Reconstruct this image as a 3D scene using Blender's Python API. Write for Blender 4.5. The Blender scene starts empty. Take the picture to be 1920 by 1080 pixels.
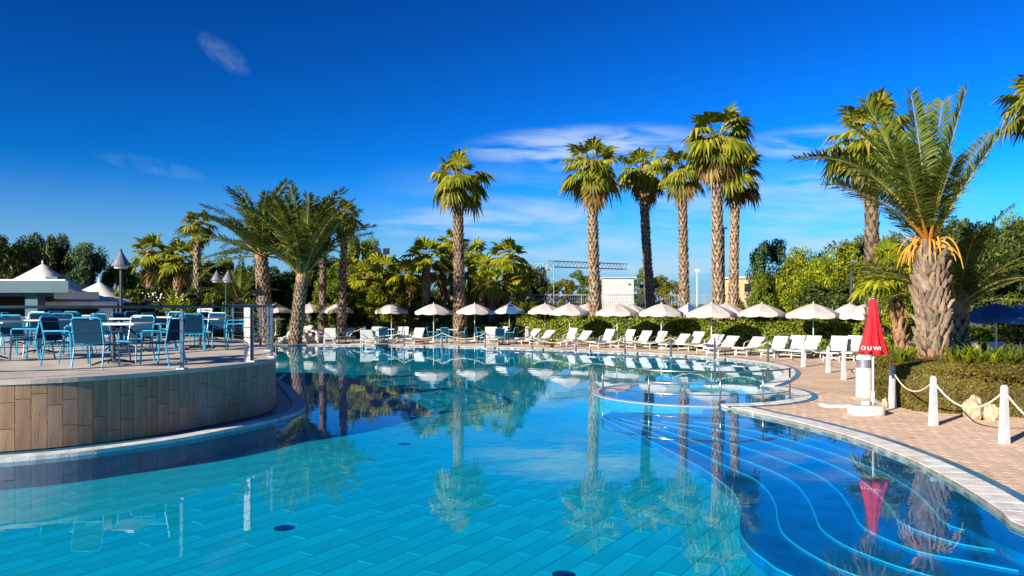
import bpy, bmesh, math, random
import numpy as np
from mathutils import Vector, Matrix

random.seed(7)
rng = np.random.default_rng(11)
R = math.radians
sc = bpy.context.scene
col = sc.collection

# ------------------------------------------------------------------ camera, sky, sun, exposure
EYE, F, CX, HY = 2.2, 1400.0, 960.0, 570.0      # eye height (m), focal length / centre / horizon in photo pixels
cam_d = bpy.data.cameras.new('camera'); cam = bpy.data.objects.new('camera', cam_d); col.objects.link(cam)
cam.location = (0, 0, EYE); cam.rotation_euler = (R(90), 0, 0)
cam_d.sensor_width = 36; cam_d.lens = F / 1920 * 36; cam_d.shift_y = 30 / 1920
cam_d.clip_start = 0.1; cam_d.clip_end = 6000
sc.camera = cam

SUN_EL, SUN_AZ = 20.5, 46.0                     # light travels towards +x +y (azimuth from +y)
sd = bpy.data.lights.new('sun', 'SUN'); sd.energy = 5.0; sd.angle = R(0.5); sd.color = (1.0, 0.90, 0.74)
so = bpy.data.objects.new('sun', sd); col.objects.link(so)
ldir = Vector((math.sin(R(SUN_AZ)) * math.cos(R(SUN_EL)), math.cos(R(SUN_AZ)) * math.cos(R(SUN_EL)), -math.sin(R(SUN_EL))))
so.rotation_euler = ldir.to_track_quat('-Z', 'Y').to_euler(); so.location = (-20, -20, 30)

world = bpy.data.worlds.new('World'); sc.world = world; world.use_nodes = True
wn, wl = world.node_tree.nodes, world.node_tree.links
wn.clear()
def W(t, **kw):
    n = wn.new(t)
    for k, v in kw.items(): setattr(n, k, v)
    return n
def wm(op, a, b=None, clamp=False):
    n = W('ShaderNodeMath', operation=op, use_clamp=clamp)
    for i, v in enumerate((a, b)):
        if v is None: continue
        if isinstance(v, (int, float)): n.inputs[i].default_value = v
        else: wl.new(v, n.inputs[i])
    return n.outputs[0]
def wrange(v, a, b, c, d, smooth=True):
    n = W('ShaderNodeMapRange'); n.interpolation_type = 'SMOOTHSTEP' if smooth else 'LINEAR'
    wl.new(v, n.inputs[0])
    for i, x in enumerate((a, b, c, d)): n.inputs[i + 1].default_value = x
    return n.outputs[0]
sky = W('ShaderNodeTexSky', sky_type='NISHITA', sun_disc=False)
sky.sun_elevation = R(SUN_EL); sky.sun_rotation = R(SUN_AZ + 180)
sky.air_density = 1.0; sky.dust_density = 0.2; sky.ozone_density = 4.0
gam = W('ShaderNodeGamma'); gam.inputs[1].default_value = 2.0
tint = W('ShaderNodeMix', data_type='RGBA', blend_type='MULTIPLY'); tint.inputs[0].default_value = 1
tint.inputs[7].default_value = (0.006, 0.100, 0.150, 1)
wl.new(sky.outputs[0], gam.inputs[0]); wl.new(gam.outputs[0], tint.inputs[6])
tc = W('ShaderNodeTexCoord'); sep = W('ShaderNodeSeparateXYZ'); wl.new(tc.outputs['Generated'], sep.inputs[0])
az = wm('ARCTAN2', sep.outputs[0], sep.outputs[1])       # radians from +y
el = wm('ARCSINE', sep.outputs[2])
def cloud_layer(azs, els, off, det, lo, hi):
    cmb = W('ShaderNodeCombineXYZ')
    wl.new(wm('MULTIPLY', az, azs), cmb.inputs[0]); wl.new(wm('MULTIPLY', wm('ADD', el, wm('MULTIPLY', az, 0.05)), els), cmb.inputs[1])
    cmb.inputs[2].default_value = off
    n = W('ShaderNodeTexNoise'); n.inputs['Scale'].default_value = 1; n.inputs['Detail'].default_value = det
    n.inputs['Roughness'].default_value = 0.55; n.inputs['Distortion'].default_value = 0.35
    wl.new(cmb.outputs[0], n.inputs[0])
    return wrange(n.outputs[0], lo, hi, 0, 1)
low = cloud_layer(4.2, 26, 3.7, 7, 0.40, 0.68)           # streaks of thin stratus low over the sea
low = wm('MULTIPLY', low, wm('MULTIPLY', wrange(el, 0.115, 0.20, 1, 0), wrange(az, -0.22, 0.0, 0, 1)))
low = wm('MULTIPLY', low, wrange(az, 0.46, 0.60, 1, 0))
def blob(a0, e0, sa, se, tilt, s):                        # one long wisp of cirrus
    da = wm('SUBTRACT', az, a0); de = wm('SUBTRACT', wm('SUBTRACT', el, e0), wm('MULTIPLY', da, tilt))
    q = wm('ADD', wm('POWER', wm('MULTIPLY', da, 1 / sa), 2), wm('POWER', wm('MULTIPLY', de, 1 / se), 2))
    return wm('MULTIPLY', wrange(q, 0.0, 1.0, 1, 0), s)
wisp = cloud_layer(9, 60, 9.2, 8, 0.33, 0.62)
wisp2 = cloud_layer(26, 30, 4.4, 6, 0.30, 0.75)
small = wm('MAXIMUM', blob(-0.368, 0.302, 0.036, 0.019, -0.5, 0.34), blob(-0.45, 0.165, 0.07, 0.012, -0.15, 0.16))
blobs = blob(0.10, 0.205, 0.19, 0.034, 0.02, 1.0)
for b in (blob(0.40, 0.195, 0.12, 0.026, -0.05, 0.8), 
          blob(-0.05, 0.105, 0.16, 0.03, 0.0, 0.8), blob(0.35, 0.13, 0.22, 0.045, 0.0, 0.6)):
    blobs = wm('MAXIMUM', blobs, b)
cl = wm('MAXIMUM', wm('MULTIPLY', low, 0.85), wm('MAXIMUM', wm('MULTIPLY', wisp, blobs), wm('MULTIPLY', wisp2, small)), True)
hz = W('ShaderNodeMix', data_type='RGBA'); wl.new(wrange(el, -0.02, 0.18, 0.95, 0), hz.inputs[0]); wl.new(tint.outputs[2], hz.inputs[6])
hz.inputs[7].default_value = (1.55, 2.5, 4.0, 1)          # pale sea haze over the horizon
cmix = W('ShaderNodeMix', data_type='RGBA'); wl.new(wm('MULTIPLY', cl, 0.8), cmix.inputs[0]); wl.new(hz.outputs[2], cmix.inputs[6])
cmix.inputs[7].default_value = (2.9, 3.8, 4.7, 1)
bg = W('ShaderNodeBackground'); bg.inputs[1].default_value = 0.10
wo = W('ShaderNodeOutputWorld'); wl.new(cmix.outputs[2], bg.inputs[0]); wl.new(bg.outputs[0], wo.inputs[0])

vs = sc.view_settings
vs.view_transform = 'Standard'; vs.look = 'None'; vs.gamma = 1.0; vs.exposure = 0.95; vs.use_curve_mapping = False
sc.render.engine = 'CYCLES'
sc.cycles.use_denoising = True; sc.cycles.max_bounces = 8; sc.cycles.transparent_max_bounces = 24
sc.cycles.diffuse_bounces = 3; sc.cycles.glossy_bounces = 3; sc.cycles.caustics_reflective = False; sc.cycles.caustics_refractive = False

# ------------------------------------------------------------------ helpers
def G(px, py, z=0.0):
    D = (EYE - z) * F / (py - HY); return Vector(((px - CX) * D / F, D, z))
def Q(px, py, D):
    return Vector(((px - CX) * D / F, D, EYE - (py - HY) * D / F))
def XD(px, D, z=0.0):
    return Vector(((px - CX) * D / F, D, z))

class MB:
    def __init__(s): s.v = []; s.f = []; s.m = []
    def add(s, vs, fs, mi=0):
        o = len(s.v); s.v += [tuple(x) for x in vs]
        for f in fs: s.f.append(tuple(i + o for i in f)); s.m.append(mi)
        return s
    def box(s, c, size, rz=0.0, mi=0, rx=0.0, ry=0.0, taper=1.0):
        hx, hy, hz = [x / 2 for x in size]
        M = Matrix.Rotation(rz, 3, 'Z') @ Matrix.Rotation(ry, 3, 'Y') @ Matrix.Rotation(rx, 3, 'X')
        vs = []
        for z in (-hz, hz):
            t = taper if z > 0 else 1.0
            for x, y in ((-hx, -hy), (hx, -hy), (hx, hy), (-hx, hy)): vs.append(Vector(c) + M @ Vector((x * t, y * t, z)))
        return s.add(vs, [(3, 2, 1, 0), (4, 5, 6, 7), (0, 1, 5, 4), (1, 2, 6, 5), (2, 3, 7, 6), (3, 0, 4, 7)], mi)
    def tube(s, pts, rad, n=8, mi=0, cap=True):
        pts = [Vector(p) for p in pts]; rings = []
        if isinstance(rad, (int, float)): rad = [rad] * len(pts)
        ref = None; o = len(s.v)
        for i, p in enumerate(pts):
            t = (pts[min(i + 1, len(pts) - 1)] - pts[max(i - 1, 0)]).normalized()
            if ref is None: ref = Vector((1, 0, 0)) if abs(t.x) < 0.9 else Vector((0, 1, 0))
            u = (ref - t * ref.dot(t)).normalized(); w = t.cross(u); ref = u
            for k in range(n):
                a = 2 * math.pi * k / n; s.v.append(tuple(p + (u * math.cos(a) + w * math.sin(a)) * rad[i]))
        for i in range(len(pts) - 1):
            for k in range(n):
                a, b = o + i * n + k, o + i * n + (k + 1) % n
                s.f.append((a, b, b + n, a + n)); s.m.append(mi)
        if cap:
            s.f.append(tuple(o + k for k in range(n))[::-1]); s.m.append(mi)
            e = o + (len(pts) - 1) * n; s.f.append(tuple(e + k for k in range(n))); s.m.append(mi)
        return s
    def lathe(s, prof, n=16, c=(0, 0, 0), mi=0, fn=None):
        o = len(s.v)
        for i, (r, z) in enumerate(prof):
            for k in range(n):
                a = 2 * math.pi * k / n; rr = r * (fn(a, i) if fn else 1)
                s.v.append((c[0] + rr * math.cos(a), c[1] + rr * math.sin(a), c[2] + z))
        for i in range(len(prof) - 1):
            for k in range(n):
                a, b = o + i * n + k, o + i * n + (k + 1) % n
                s.f.append((a, b, b + n, a + n)); s.m.append(mi)
        s.f.append(tuple(o + k for k in range(n))[::-1]); s.m.append(mi)
        e = o + (len(prof) - 1) * n; s.f.append(tuple(e + k for k in range(n))); s.m.append(mi)
        return s
    def prism(s, outline, z0, z1, mi=0):
        n = len(outline); o = len(s.v)
        s.v += [(p[0], p[1], z0) for p in outline] + [(p[0], p[1], z1) for p in outline]
        s.f.append(tuple(o + i for i in range(n))[::-1]); s.m.append(mi)
        s.f.append(tuple(o + n + i for i in range(n))); s.m.append(mi)
        for i in range(n):
            j = (i + 1) % n; s.f.append((o + i, o + j, o + n + j, o + n + i)); s.m.append(mi)
        return s
    def mesh(s, name, mats, smooth=False):
        me = bpy.data.meshes.new(name); me.from_pydata(s.v, [], s.f)
        for m in (mats if isinstance(mats, (list, tuple)) else [mats]): me.materials.append(m)
        me.polygons.foreach_set('material_index', s.m)
        if smooth: me.polygons.foreach_set('use_smooth', [True] * len(s.f))
        me.update(); return me
    def build(s, name, mats, parent=None, smooth=False, loc=None, rz=None):
        return link(name, s.mesh(name, mats, smooth), parent, loc, rz)

def link(name, me, parent=None, loc=None, rz=None):
    o = bpy.data.objects.new(name, me); col.objects.link(o)
    if parent is not None: o.parent = parent
    if loc is not None: o.location = loc
    if rz is not None: o.rotation_euler = (0, 0, rz)
    return o
def tag(o, label=None, cat=None, group=None, kind=None):
    if label: o['label'] = label
    if cat: o['category'] = cat
    if group: o['group'] = group
    if kind: o['kind'] = kind
    return o
def thing(name, loc, label, cat, group=None, rz=0.0):
    return tag(link(name, None, None, loc, rz), label, cat, group)
def struct(o, label=None): return tag(o, label, kind='structure')
def copy_tree(o, parent=None):
    c = o.copy(); col.objects.link(c); c.parent = parent
    for ch in KIDS.get(o.name, []): copy_tree(ch, c)
    return c
KIDS = {}
def register(root):
    def rec(o):
        KIDS[o.name] = list(o.children)
        for c in o.children: rec(c)
    bpy.context.view_layer.update(); rec(root)
def clone(root, label, loc, rz=0.0, group=None, scale=None):
    c = copy_tree(root); c.location = loc; c.rotation_euler = (0, 0, rz); c['label'] = label
    if group: c['group'] = group
    if scale is not None: c.scale = scale
    return c

def crom(pts, step, closed=False):
    P = [Vector((p[0], p[1])) for p in pts]; n = len(P); out = []
    for i in range(n if closed else n - 1):
        g = (lambda k: P[k % n]) if closed else (lambda k: P[max(0, min(n - 1, k))])
        a, b, c, d = g(i - 1), g(i), g(i + 1), g(i + 2)
        k = max(2, int((c - b).length / step))
        for j in range(k):
            t = j / k
            out.append(0.5 * ((2 * b) + (c - a) * t + (2 * a - 5 * b + 4 * c - d) * t * t + (3 * b - a - 3 * c + d) * t ** 3))
    if not closed: out.append(P[-1])
    return out
def resample(pts, step):
    out = [pts[0].copy()]; acc = 0.0
    for a, b in zip(pts, pts[1:]):
        L = (b - a).length; t = step - acc
        while t <= L and L > 0:
            out.append(a + (b - a) * (t / L)); t += step
        acc = (acc + L) % step if L > 0 else acc
        acc = L - (t - step)
    return out
def offset(pts, d):                # to the right-hand side of travel
    out = []
    for i, p in enumerate(pts):
        t = (pts[min(i + 1, len(pts) - 1)] - pts[max(i - 1, 0)])
        if t.length < 1e-9: t = Vector((1, 0))
        t.normalize(); out.append(p + Vector((t.y, -t.x)) * d)
    return out
def in_view(p, m=60):
    if p[1] < 0.5: return False
    x = CX + p[0] / p[1] * F; z = p[2] if len(p) > 2 else 0; y = HY + (EYE - z) / p[1] * F
    return -m < x < 1920 + m and -m < y < 1080 + m
def fill(loops, z):
    bm = bmesh.new(); edges = []
    for lp in loops:
        vs = [bm.verts.new((p[0], p[1], z)) for p in lp]
        edges += [bm.edges.new((vs[i], vs[(i + 1) % len(vs)])) for i in range(len(vs))]
    bmesh.ops.triangle_fill(bm, edges=edges, use_beauty=True, use_dissolve=False)
    for f in bm.faces:
        f.normal_update()
        if f.normal.z < 0: f.normal_flip()
    me = bpy.data.meshes.new('sheet'); bm.to_mesh(me); bm.free(); return me

# ------------------------------------------------------------------ materials
def mat(name, color, rough=0.6, var=0.12, scale=4.0, bump=0.0, bscale=30.0, metal=0.0, spec=0.5, color2=None, objvar=0.0, stretch=None, coat=0.0):
    m = bpy.data.materials.new(name); m.use_nodes = True
    N, L = m.node_tree.nodes, m.node_tree.links
    b = N['Principled BSDF']; b.inputs['Roughness'].default_value = rough; b.inputs['Metallic'].default_value = metal
    b.inputs['Specular IOR Level'].default_value = spec
    if coat: b.inputs['Coat Weight'].default_value = coat
    tcn = N.new('ShaderNodeTexCoord'); src = tcn.outputs['Object']
    if stretch:
        mp = N.new('ShaderNodeMapping'); mp.inputs['Scale'].default_value = stretch; L.new(src, mp.inputs[0]); src = mp.outputs[0]
    nz = N.new('ShaderNodeTexNoise'); nz.inputs['Scale'].default_value = scale; nz.inputs['Detail'].default_value = 6; L.new(src, nz.inputs[0])
    mx = N.new('ShaderNodeMix'); mx.data_type = 'RGBA'
    rp = N.new('ShaderNodeMapRange'); rp.inputs[1].default_value = 0.3; rp.inputs[2].default_value = 0.7; L.new(nz.outputs[0], rp.inputs[0]); L.new(rp.outputs[0], mx.inputs[0])
    c2 = color2 or tuple(c * (1 - 2 * var) for c in color)
    c1 = color if color2 else tuple(min(1, c * (1 + var)) for c in color)
    mx.inputs[6].default_value = (*c1, 1); mx.inputs[7].default_value = (*c2, 1)
    out = mx.outputs[2]
    if objvar:
        oi = N.new('ShaderNodeObjectInfo'); mr = N.new('ShaderNodeMapRange'); mr.inputs[3].default_value = 1 - objvar; mr.inputs[4].default_value = 1 + objvar
        L.new(oi.outputs['Random'], mr.inputs[0])
        hs = N.new('ShaderNodeHueSaturation'); L.new(mr.outputs[0], hs.inputs['Value']); L.new(out, hs.inputs['Color']); out = hs.outputs[0]
    L.new(out, b.inputs['Base Color'])
    if bump:
        n2 = N.new('ShaderNodeTexNoise'); n2.inputs['Scale'].default_value = bscale; n2.inputs['Detail'].default_value = 8; L.new(src, n2.inputs[0])
        bp = N.new('ShaderNodeBump'); bp.inputs['Strength'].default_value = bump; bp.inputs['Distance'].default_value = 0.02
        L.new(n2.outputs[0], bp.inputs['Height']); L.new(bp.outputs[0], b.inputs['Normal'])
    return m
def leafmat(name, dark, light, trans=0.3, rough=0.5, spec=0.35, warm=None):
    m = bpy.data.materials.new(name); m.use_nodes = True
    N, L = m.node_tree.nodes, m.node_tree.links
    b = N['Principled BSDF']; b.inputs['Roughness'].default_value = rough; b.inputs['Specular IOR Level'].default_value = spec
    g = N.new('ShaderNodeNewGeometry'); rp = N.new('ShaderNodeValToRGB')
    e = rp.color_ramp.elements; e[0].color = (*dark, 1); e[1].color = (*light, 1)
    if warm: k = e.new(0.93); k.color = (*light, 1); e[2].color = (*warm, 1)
    L.new(g.outputs['Random Per Island'], rp.inputs[0])
    tcn = N.new('ShaderNodeTexCoord'); nz = N.new('ShaderNodeTexNoise'); nz.inputs['Scale'].default_value = 0.9; L.new(tcn.outputs['Object'], nz.inputs[0])
    mr = N.new('ShaderNodeMapRange'); mr.inputs[1].default_value = 0.3; mr.inputs[2].default_value = 0.7; mr.inputs[3].default_value = 0.7; mr.inputs[4].default_value = 1.25
    L.new(nz.outputs[0], mr.inputs[0])
    hs = N.new('ShaderNodeHueSaturation'); L.new(rp.outputs[0], hs.inputs['Color']); L.new(mr.outputs[0], hs.inputs['Value'])
    L.new(hs.outputs[0], b.inputs['Base Color'])
    t = N.new('ShaderNodeBsdfTranslucent'); L.new(hs.outputs[0], t.inputs[0])
    mx = N.new('ShaderNodeMixShader'); mx.inputs[0].default_value = trans
    L.new(b.outputs[0], mx.inputs[1]); L.new(t.outputs[0], mx.inputs[2]); L.new(mx.outputs[0], N['Material Output'].inputs[0])
    return m
def stain(m, col2, scale, lo, hi, amt, stretch=(1, 1, 1)):
    N, L = m.node_tree.nodes, m.node_tree.links; b = N['Principled BSDF']; src = b.inputs['Base Color'].links[0].from_socket
    tcn = N.new('ShaderNodeNewGeometry'); mp = N.new('ShaderNodeMapping'); mp.inputs['Scale'].default_value = stretch; L.new(tcn.outputs['Position'], mp.inputs[0])
    nz = N.new('ShaderNodeTexNoise'); nz.inputs['Scale'].default_value = scale; nz.inputs['Detail'].default_value = 9; nz.inputs['Roughness'].default_value = .65; L.new(mp.outputs[0], nz.inputs[0])
    mr = N.new('ShaderNodeMapRange'); mr.inputs[1].default_value = lo; mr.inputs[2].default_value = hi; mr.inputs[4].default_value = amt; L.new(nz.outputs[0], mr.inputs[0])
    mx = N.new('ShaderNodeMix'); mx.data_type = 'RGBA'; L.new(mr.outputs[0], mx.inputs[0]); L.new(src, mx.inputs[6]); mx.inputs[7].default_value = (*col2, 1); L.new(mx.outputs[2], b.inputs['Base Color'])
def brickmat(name, c1, c2, mortar, sx, sy, rot, gap=0.006, rough=0.85):
    m = mat(name, c1, rough, bump=0.25, bscale=60)
    N, L = m.node_tree.nodes, m.node_tree.links; b = N['Principled BSDF']
    tcn = N.new('ShaderNodeTexCoord'); mp = N.new('ShaderNodeMapping'); mp.inputs['Rotation'].default_value = (0, 0, rot); L.new(tcn.outputs['Object'], mp.inputs[0])
    br = N.new('ShaderNodeTexBrick'); L.new(mp.outputs[0], br.inputs[0])
    br.inputs['Color1'].default_value = (*c1, 1); br.inputs['Color2'].default_value = (*c2, 1); br.inputs['Mortar'].default_value = (*mortar, 1)
    br.inputs['Scale'].default_value = 1; br.inputs['Brick Width'].default_value = sx; br.inputs['Row Height'].default_value = sy
    br.inputs['Mortar Size'].default_value = gap
    nz = N.new('ShaderNodeTexNoise'); nz.inputs['Scale'].default_value = 0.7; nz.inputs['Detail'].default_value = 8; L.new(tcn.outputs['Object'], nz.inputs[0])
    mr = N.new('ShaderNodeMapRange'); mr.inputs[1].default_value = 0.3; mr.inputs[2].default_value = 0.7; mr.inputs[3].default_value = 0.8; mr.inputs[4].default_value = 1.1; L.new(nz.outputs[0], mr.inputs[0])
    hs = N.new('ShaderNodeHueSaturation'); L.new(br.outputs[0], hs.inputs['Color']); L.new(mr.outputs[0], hs.inputs['Value'])
    L.new(hs.outputs[0], b.inputs['Base Color']); return m

PAVE1, PAVE2 = (0.76, 0.55, 0.38), (0.66, 0.47, 0.32)
M = {}
M['paving'] = brickmat('paving_brick', PAVE1, PAVE2, (0.52, 0.37, 0.25), 0.26, 0.13, R(24))
M['paver'] = mat('paver_stone', (0.74, 0.53, 0.37), 0.85, 0.10, 9, 0.4, 70, objvar=0.09)
M['paver_mass'] = mat('paver_stone_far', (0.74, 0.53, 0.37), 0.85, 0.12, 5, 0.4, 70)
M['soil'] = mat('dry_soil', (0.16, 0.12, 0.07), 0.95, 0.3, 0.8, 0.6, 12, color2=(0.10, 0.12, 0.03))
M['coping'] = mat('white_coping', (0.80, 0.76, 0.69), 0.65, 0.13, 5, 0.4, 40, objvar=0.08)
M['joint'] = mat('coping_joint', (0.30, 0.28, 0.25), 0.9)
M['blue_strip'] = mat('blue_edge_tile', (0.02, 0.17, 0.30), 0.35, 0.15, 12, 0.1, 40)
M['pool_wall'] = mat('pool_wall_tile', (0.02, 0.16, 0.30), 0.4, 0.15, 8)
M['pool_floor'] = mat('pool_floor_grout', (0.03, 0.40, 0.48), 0.6, 0.1, 2)
M['pool_plank'] = mat('pool_floor_plank', (0.03, 0.62, 0.70), 0.5, 0.10, 0.8, objvar=0.035)
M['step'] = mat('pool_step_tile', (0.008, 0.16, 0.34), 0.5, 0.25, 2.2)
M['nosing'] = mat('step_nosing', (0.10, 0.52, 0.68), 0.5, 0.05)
M['drain'] = mat('drain_grate', (0.01, 0.02, 0.05), 0.6)
M['ring'] = mat('spa_rim_tile', (0.42, 0.42, 0.50), 0.35, 0.06, 5)
M['plank'] = mat('wood_look_plank', (0.37, 0.225, 0.125), 0.55, 0.2, 1.2, 0.25, 14, objvar=0.13, stretch=(9, 9, 0.9))
M['gap'] = mat('wall_backing', (0.10, 0.07, 0.045), 0.9)
M['deck'] = mat('terrace_deck', (0.62, 0.53, 0.43), 0.7, 0.12, 1.5, 0.2, 20)
M['steel'] = mat('blue_grey_steel', (0.07, 0.13, 0.20), 0.35, 0.1, 5, metal=0.6)
M['steel_white'] = mat('perforated_steel', (0.55, 0.53, 0.50), 0.4, 0.25, 30, metal=0.3)
M['chrome'] = mat('stainless_rail', (0.42, 0.36, 0.32), 0.25, 0.1, 5, metal=0.9)
M['cyan'] = mat('cyan_lacquer', (0.025, 0.34, 0.56), 0.35, 0.06, 8, coat=0.2)
M['cyan_sling'] = mat('teal_sling', (0.004, 0.034, 0.075), 0.8, 0.1, 20, 0.2, 200, spec=0.1)
M['table'] = mat('table_laminate', (0.74, 0.72, 0.68), 0.35, 0.05, 6)
M['dark'] = mat('dark_iron', (0.025, 0.03, 0.045), 0.5, 0.1)
M['white'] = mat('white_paint', (0.60, 0.60, 0.58), 0.5, 0.06, 5, 0.1, 30)
M['white_sling'] = mat('white_sling', (0.50, 0.50, 0.48), 0.75, 0.06, 10, 0.2, 150)
M['canvas'] = mat('ecru_canvas', (0.52, 0.46, 0.42), 0.85, 0.06, 3, 0.15, 60)
M['canvas_blue'] = mat('blue_canvas', (0.02, 0.10, 0.27), 0.8, 0.1, 3, 0.15, 60)
M['towel'] = mat('blue_towel', (0.015, 0.10, 0.34), 0.95, 0.15, 6, 0.4, 90)
M['red'] = mat('red_canvas', (0.72, 0.006, 0.014), 0.7, 0.08, 4, 0.2, 80)
M['letter'] = mat('white_print', (0.85, 0.82, 0.82), 0.7)
M['concrete'] = mat('white_cast_base', (0.55, 0.53, 0.50), 0.8, 0.1, 10, 0.4, 40)
M['rope'] = mat('cream_rope', (0.72, 0.64, 0.48), 0.9, 0.15, 40, 0.5, 120)
M['bollard'] = mat('bollard_paint', (0.52, 0.53, 0.55), 0.45, 0.06, 6)
M['bollard_dark'] = mat('weathered_post', (0.10, 0.10, 0.11), 0.6, 0.2, 6)
M['rock'] = mat('limestone', (0.62, 0.50, 0.34), 0.95, 0.25, 3, 0.9, 8, color2=(0.40, 0.28, 0.15))
M['rock_white'] = mat('pale_limestone', (0.70, 0.62, 0.52), 0.95, 0.25, 2, 0.9, 8)
M['bark'] = mat('palm_bark', (0.07, 0.04, 0.025), 0.95, 0.3, 6, 0.8, 25)
M['boot'] = mat('palm_leaf_base', (0.36, 0.27, 0.18), 0.9, 0.3, 5, 0.5, 30, color2=(0.15, 0.095, 0.055), objvar=0.3)
M['boot_red'] = mat('palm_leaf_base_rufous', (0.40, 0.22, 0.12), 0.9, 0.3, 5, 0.5, 30, color2=(0.20, 0.10, 0.05))
M['stalk'] = mat('orange_fruit_stalk', (0.62, 0.22, 0.012), 0.6, 0.2, 5, color2=(0.52, 0.32, 0.03))
M['rachis'] = mat('frond_rachis', (0.24, 0.22, 0.05), 0.6, 0.2, 3)
M['wood'] = mat('tree_bark', (0.10, 0.07, 0.05), 0.95, 0.3, 4, 0.7, 14)
M['fan'] = leafmat('fan_palm_blade', (0.06, 0.10, 0.010), (0.31, 0.29, 0.02), 0.25, 0.5, 0.2, warm=(0.40, 0.24, 0.03))
M['fan_bright'] = leafmat('bright_fan_blade', (0.10, 0.15, 0.010), (0.42, 0.40, 0.02), 0.35, 0.5, 0.2)
M['fan_dry'] = leafmat('dry_fan_blade', (0.16, 0.09, 0.02), (0.34, 0.22, 0.05), 0.2, 0.7)
M['date'] = leafmat('date_palm_leaflet', (0.03, 0.07, 0.010), (0.19, 0.22, 0.025), 0.25, 0.55, 0.2)
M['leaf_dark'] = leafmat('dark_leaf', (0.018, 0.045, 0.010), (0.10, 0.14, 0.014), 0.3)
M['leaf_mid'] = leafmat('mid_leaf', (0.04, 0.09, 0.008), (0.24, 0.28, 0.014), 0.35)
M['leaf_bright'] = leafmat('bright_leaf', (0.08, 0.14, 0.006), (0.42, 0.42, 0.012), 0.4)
M['leaf_blue'] = leafmat('blue_green_leaf', (0.025, 0.075, 0.03), (0.13, 0.21, 0.06), 0.3)
M['leaf_autumn'] = leafmat('yellowing_leaf', (0.08, 0.11, 0.010), (0.34, 0.27, 0.02), 0.35)
M['hedge_leaf'] = leafmat('hedge_leaf', (0.03, 0.08, 0.006), (0.30, 0.33, 0.012), 0.35)
M['mat_leaf'] = leafmat('groundcover_leaf', (0.07, 0.07, 0.010), (0.26, 0.19, 0.035), 0.25, 0.7, 0.2)
M['mat_core'] = mat('groundcover_core', (0.09, 0.075, 0.02), 0.95, 0.3, 4, 0.8, 20)
M['hedge_core'] = mat('hedge_core', (0.02, 0.03, 0.006), 0.95, 0.3, 4)
M['blossom'] = mat('white_blossom', (0.85, 0.80, 0.80), 0.7)
M['tent'] = mat('tent_membrane', (0.80, 0.75, 0.66), 0.7, 0.06, 2, 0.1, 20)
M['roof_blue'] = mat('blue_grey_fascia', (0.022, 0.085, 0.115), 0.6, 0.1, 2)
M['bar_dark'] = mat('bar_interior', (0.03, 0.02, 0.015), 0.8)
M['galv'] = mat('galvanised_truss', (0.55, 0.58, 0.58), 0.4, 0.1, 5, metal=0.4)
M['kiosk'] = mat('white_panel', (0.52, 0.54, 0.52), 0.5, 0.03, 2)
M['kiosk_side'] = mat('blue_panel', (0.10, 0.28, 0.42), 0.5, 0.05, 2)
M['grey'] = mat('faint_grey_print', (0.50, 0.52, 0.52), 0.7)
M['lamp_glass'] = mat('lamp_shade_metal', (0.25, 0.25, 0.30), 0.4, 0.1, metal=0.4)
M['bank'] = mat('grass_bank', (0.10, 0.13, 0.03), 0.95, 0.3, 0.7, 0.7, 10, color2=(0.20, 0.17, 0.07))
M['ochre'] = mat('ochre_render', (0.60, 0.45, 0.22), 0.8)

for k_ in ('paving', 'paver', 'paver_mass'): stain(M[k_], (0.44, 0.32, 0.22), 0.9, .54, .74, .4)
for k_ in ('paving', 'paver', 'paver_mass'): stain(M[k_], (0.24, 0.17, 0.11), 3.2, .62, .74, .4)
stain(M['plank'], (0.42, 0.38, 0.33), 1.6, .50, .75, .5, (1, 1, .35)); stain(M['coping'], (0.45, 0.40, 0.33), 2.5, .55, .75, .6)
stain(M['bollard'], (0.34, 0.31, 0.27), 5, .55, .75, .5); stain(M['concrete'], (0.30, 0.27, 0.22), 6, .52, .75, .6); stain(M['deck'], (0.36, 0.30, 0.25), 1.2, .5, .75, .6)
stain(M['canvas'], (0.36, 0.32, 0.29), 2.0, .5, .8, .45); stain(M['white_sling'], (0.34, 0.34, 0.32), 3.0, .5, .8, .5); stain(M['pool_plank'], (0.02, 0.50, 0.62), 0.5, .45, .7, .6)
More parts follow.
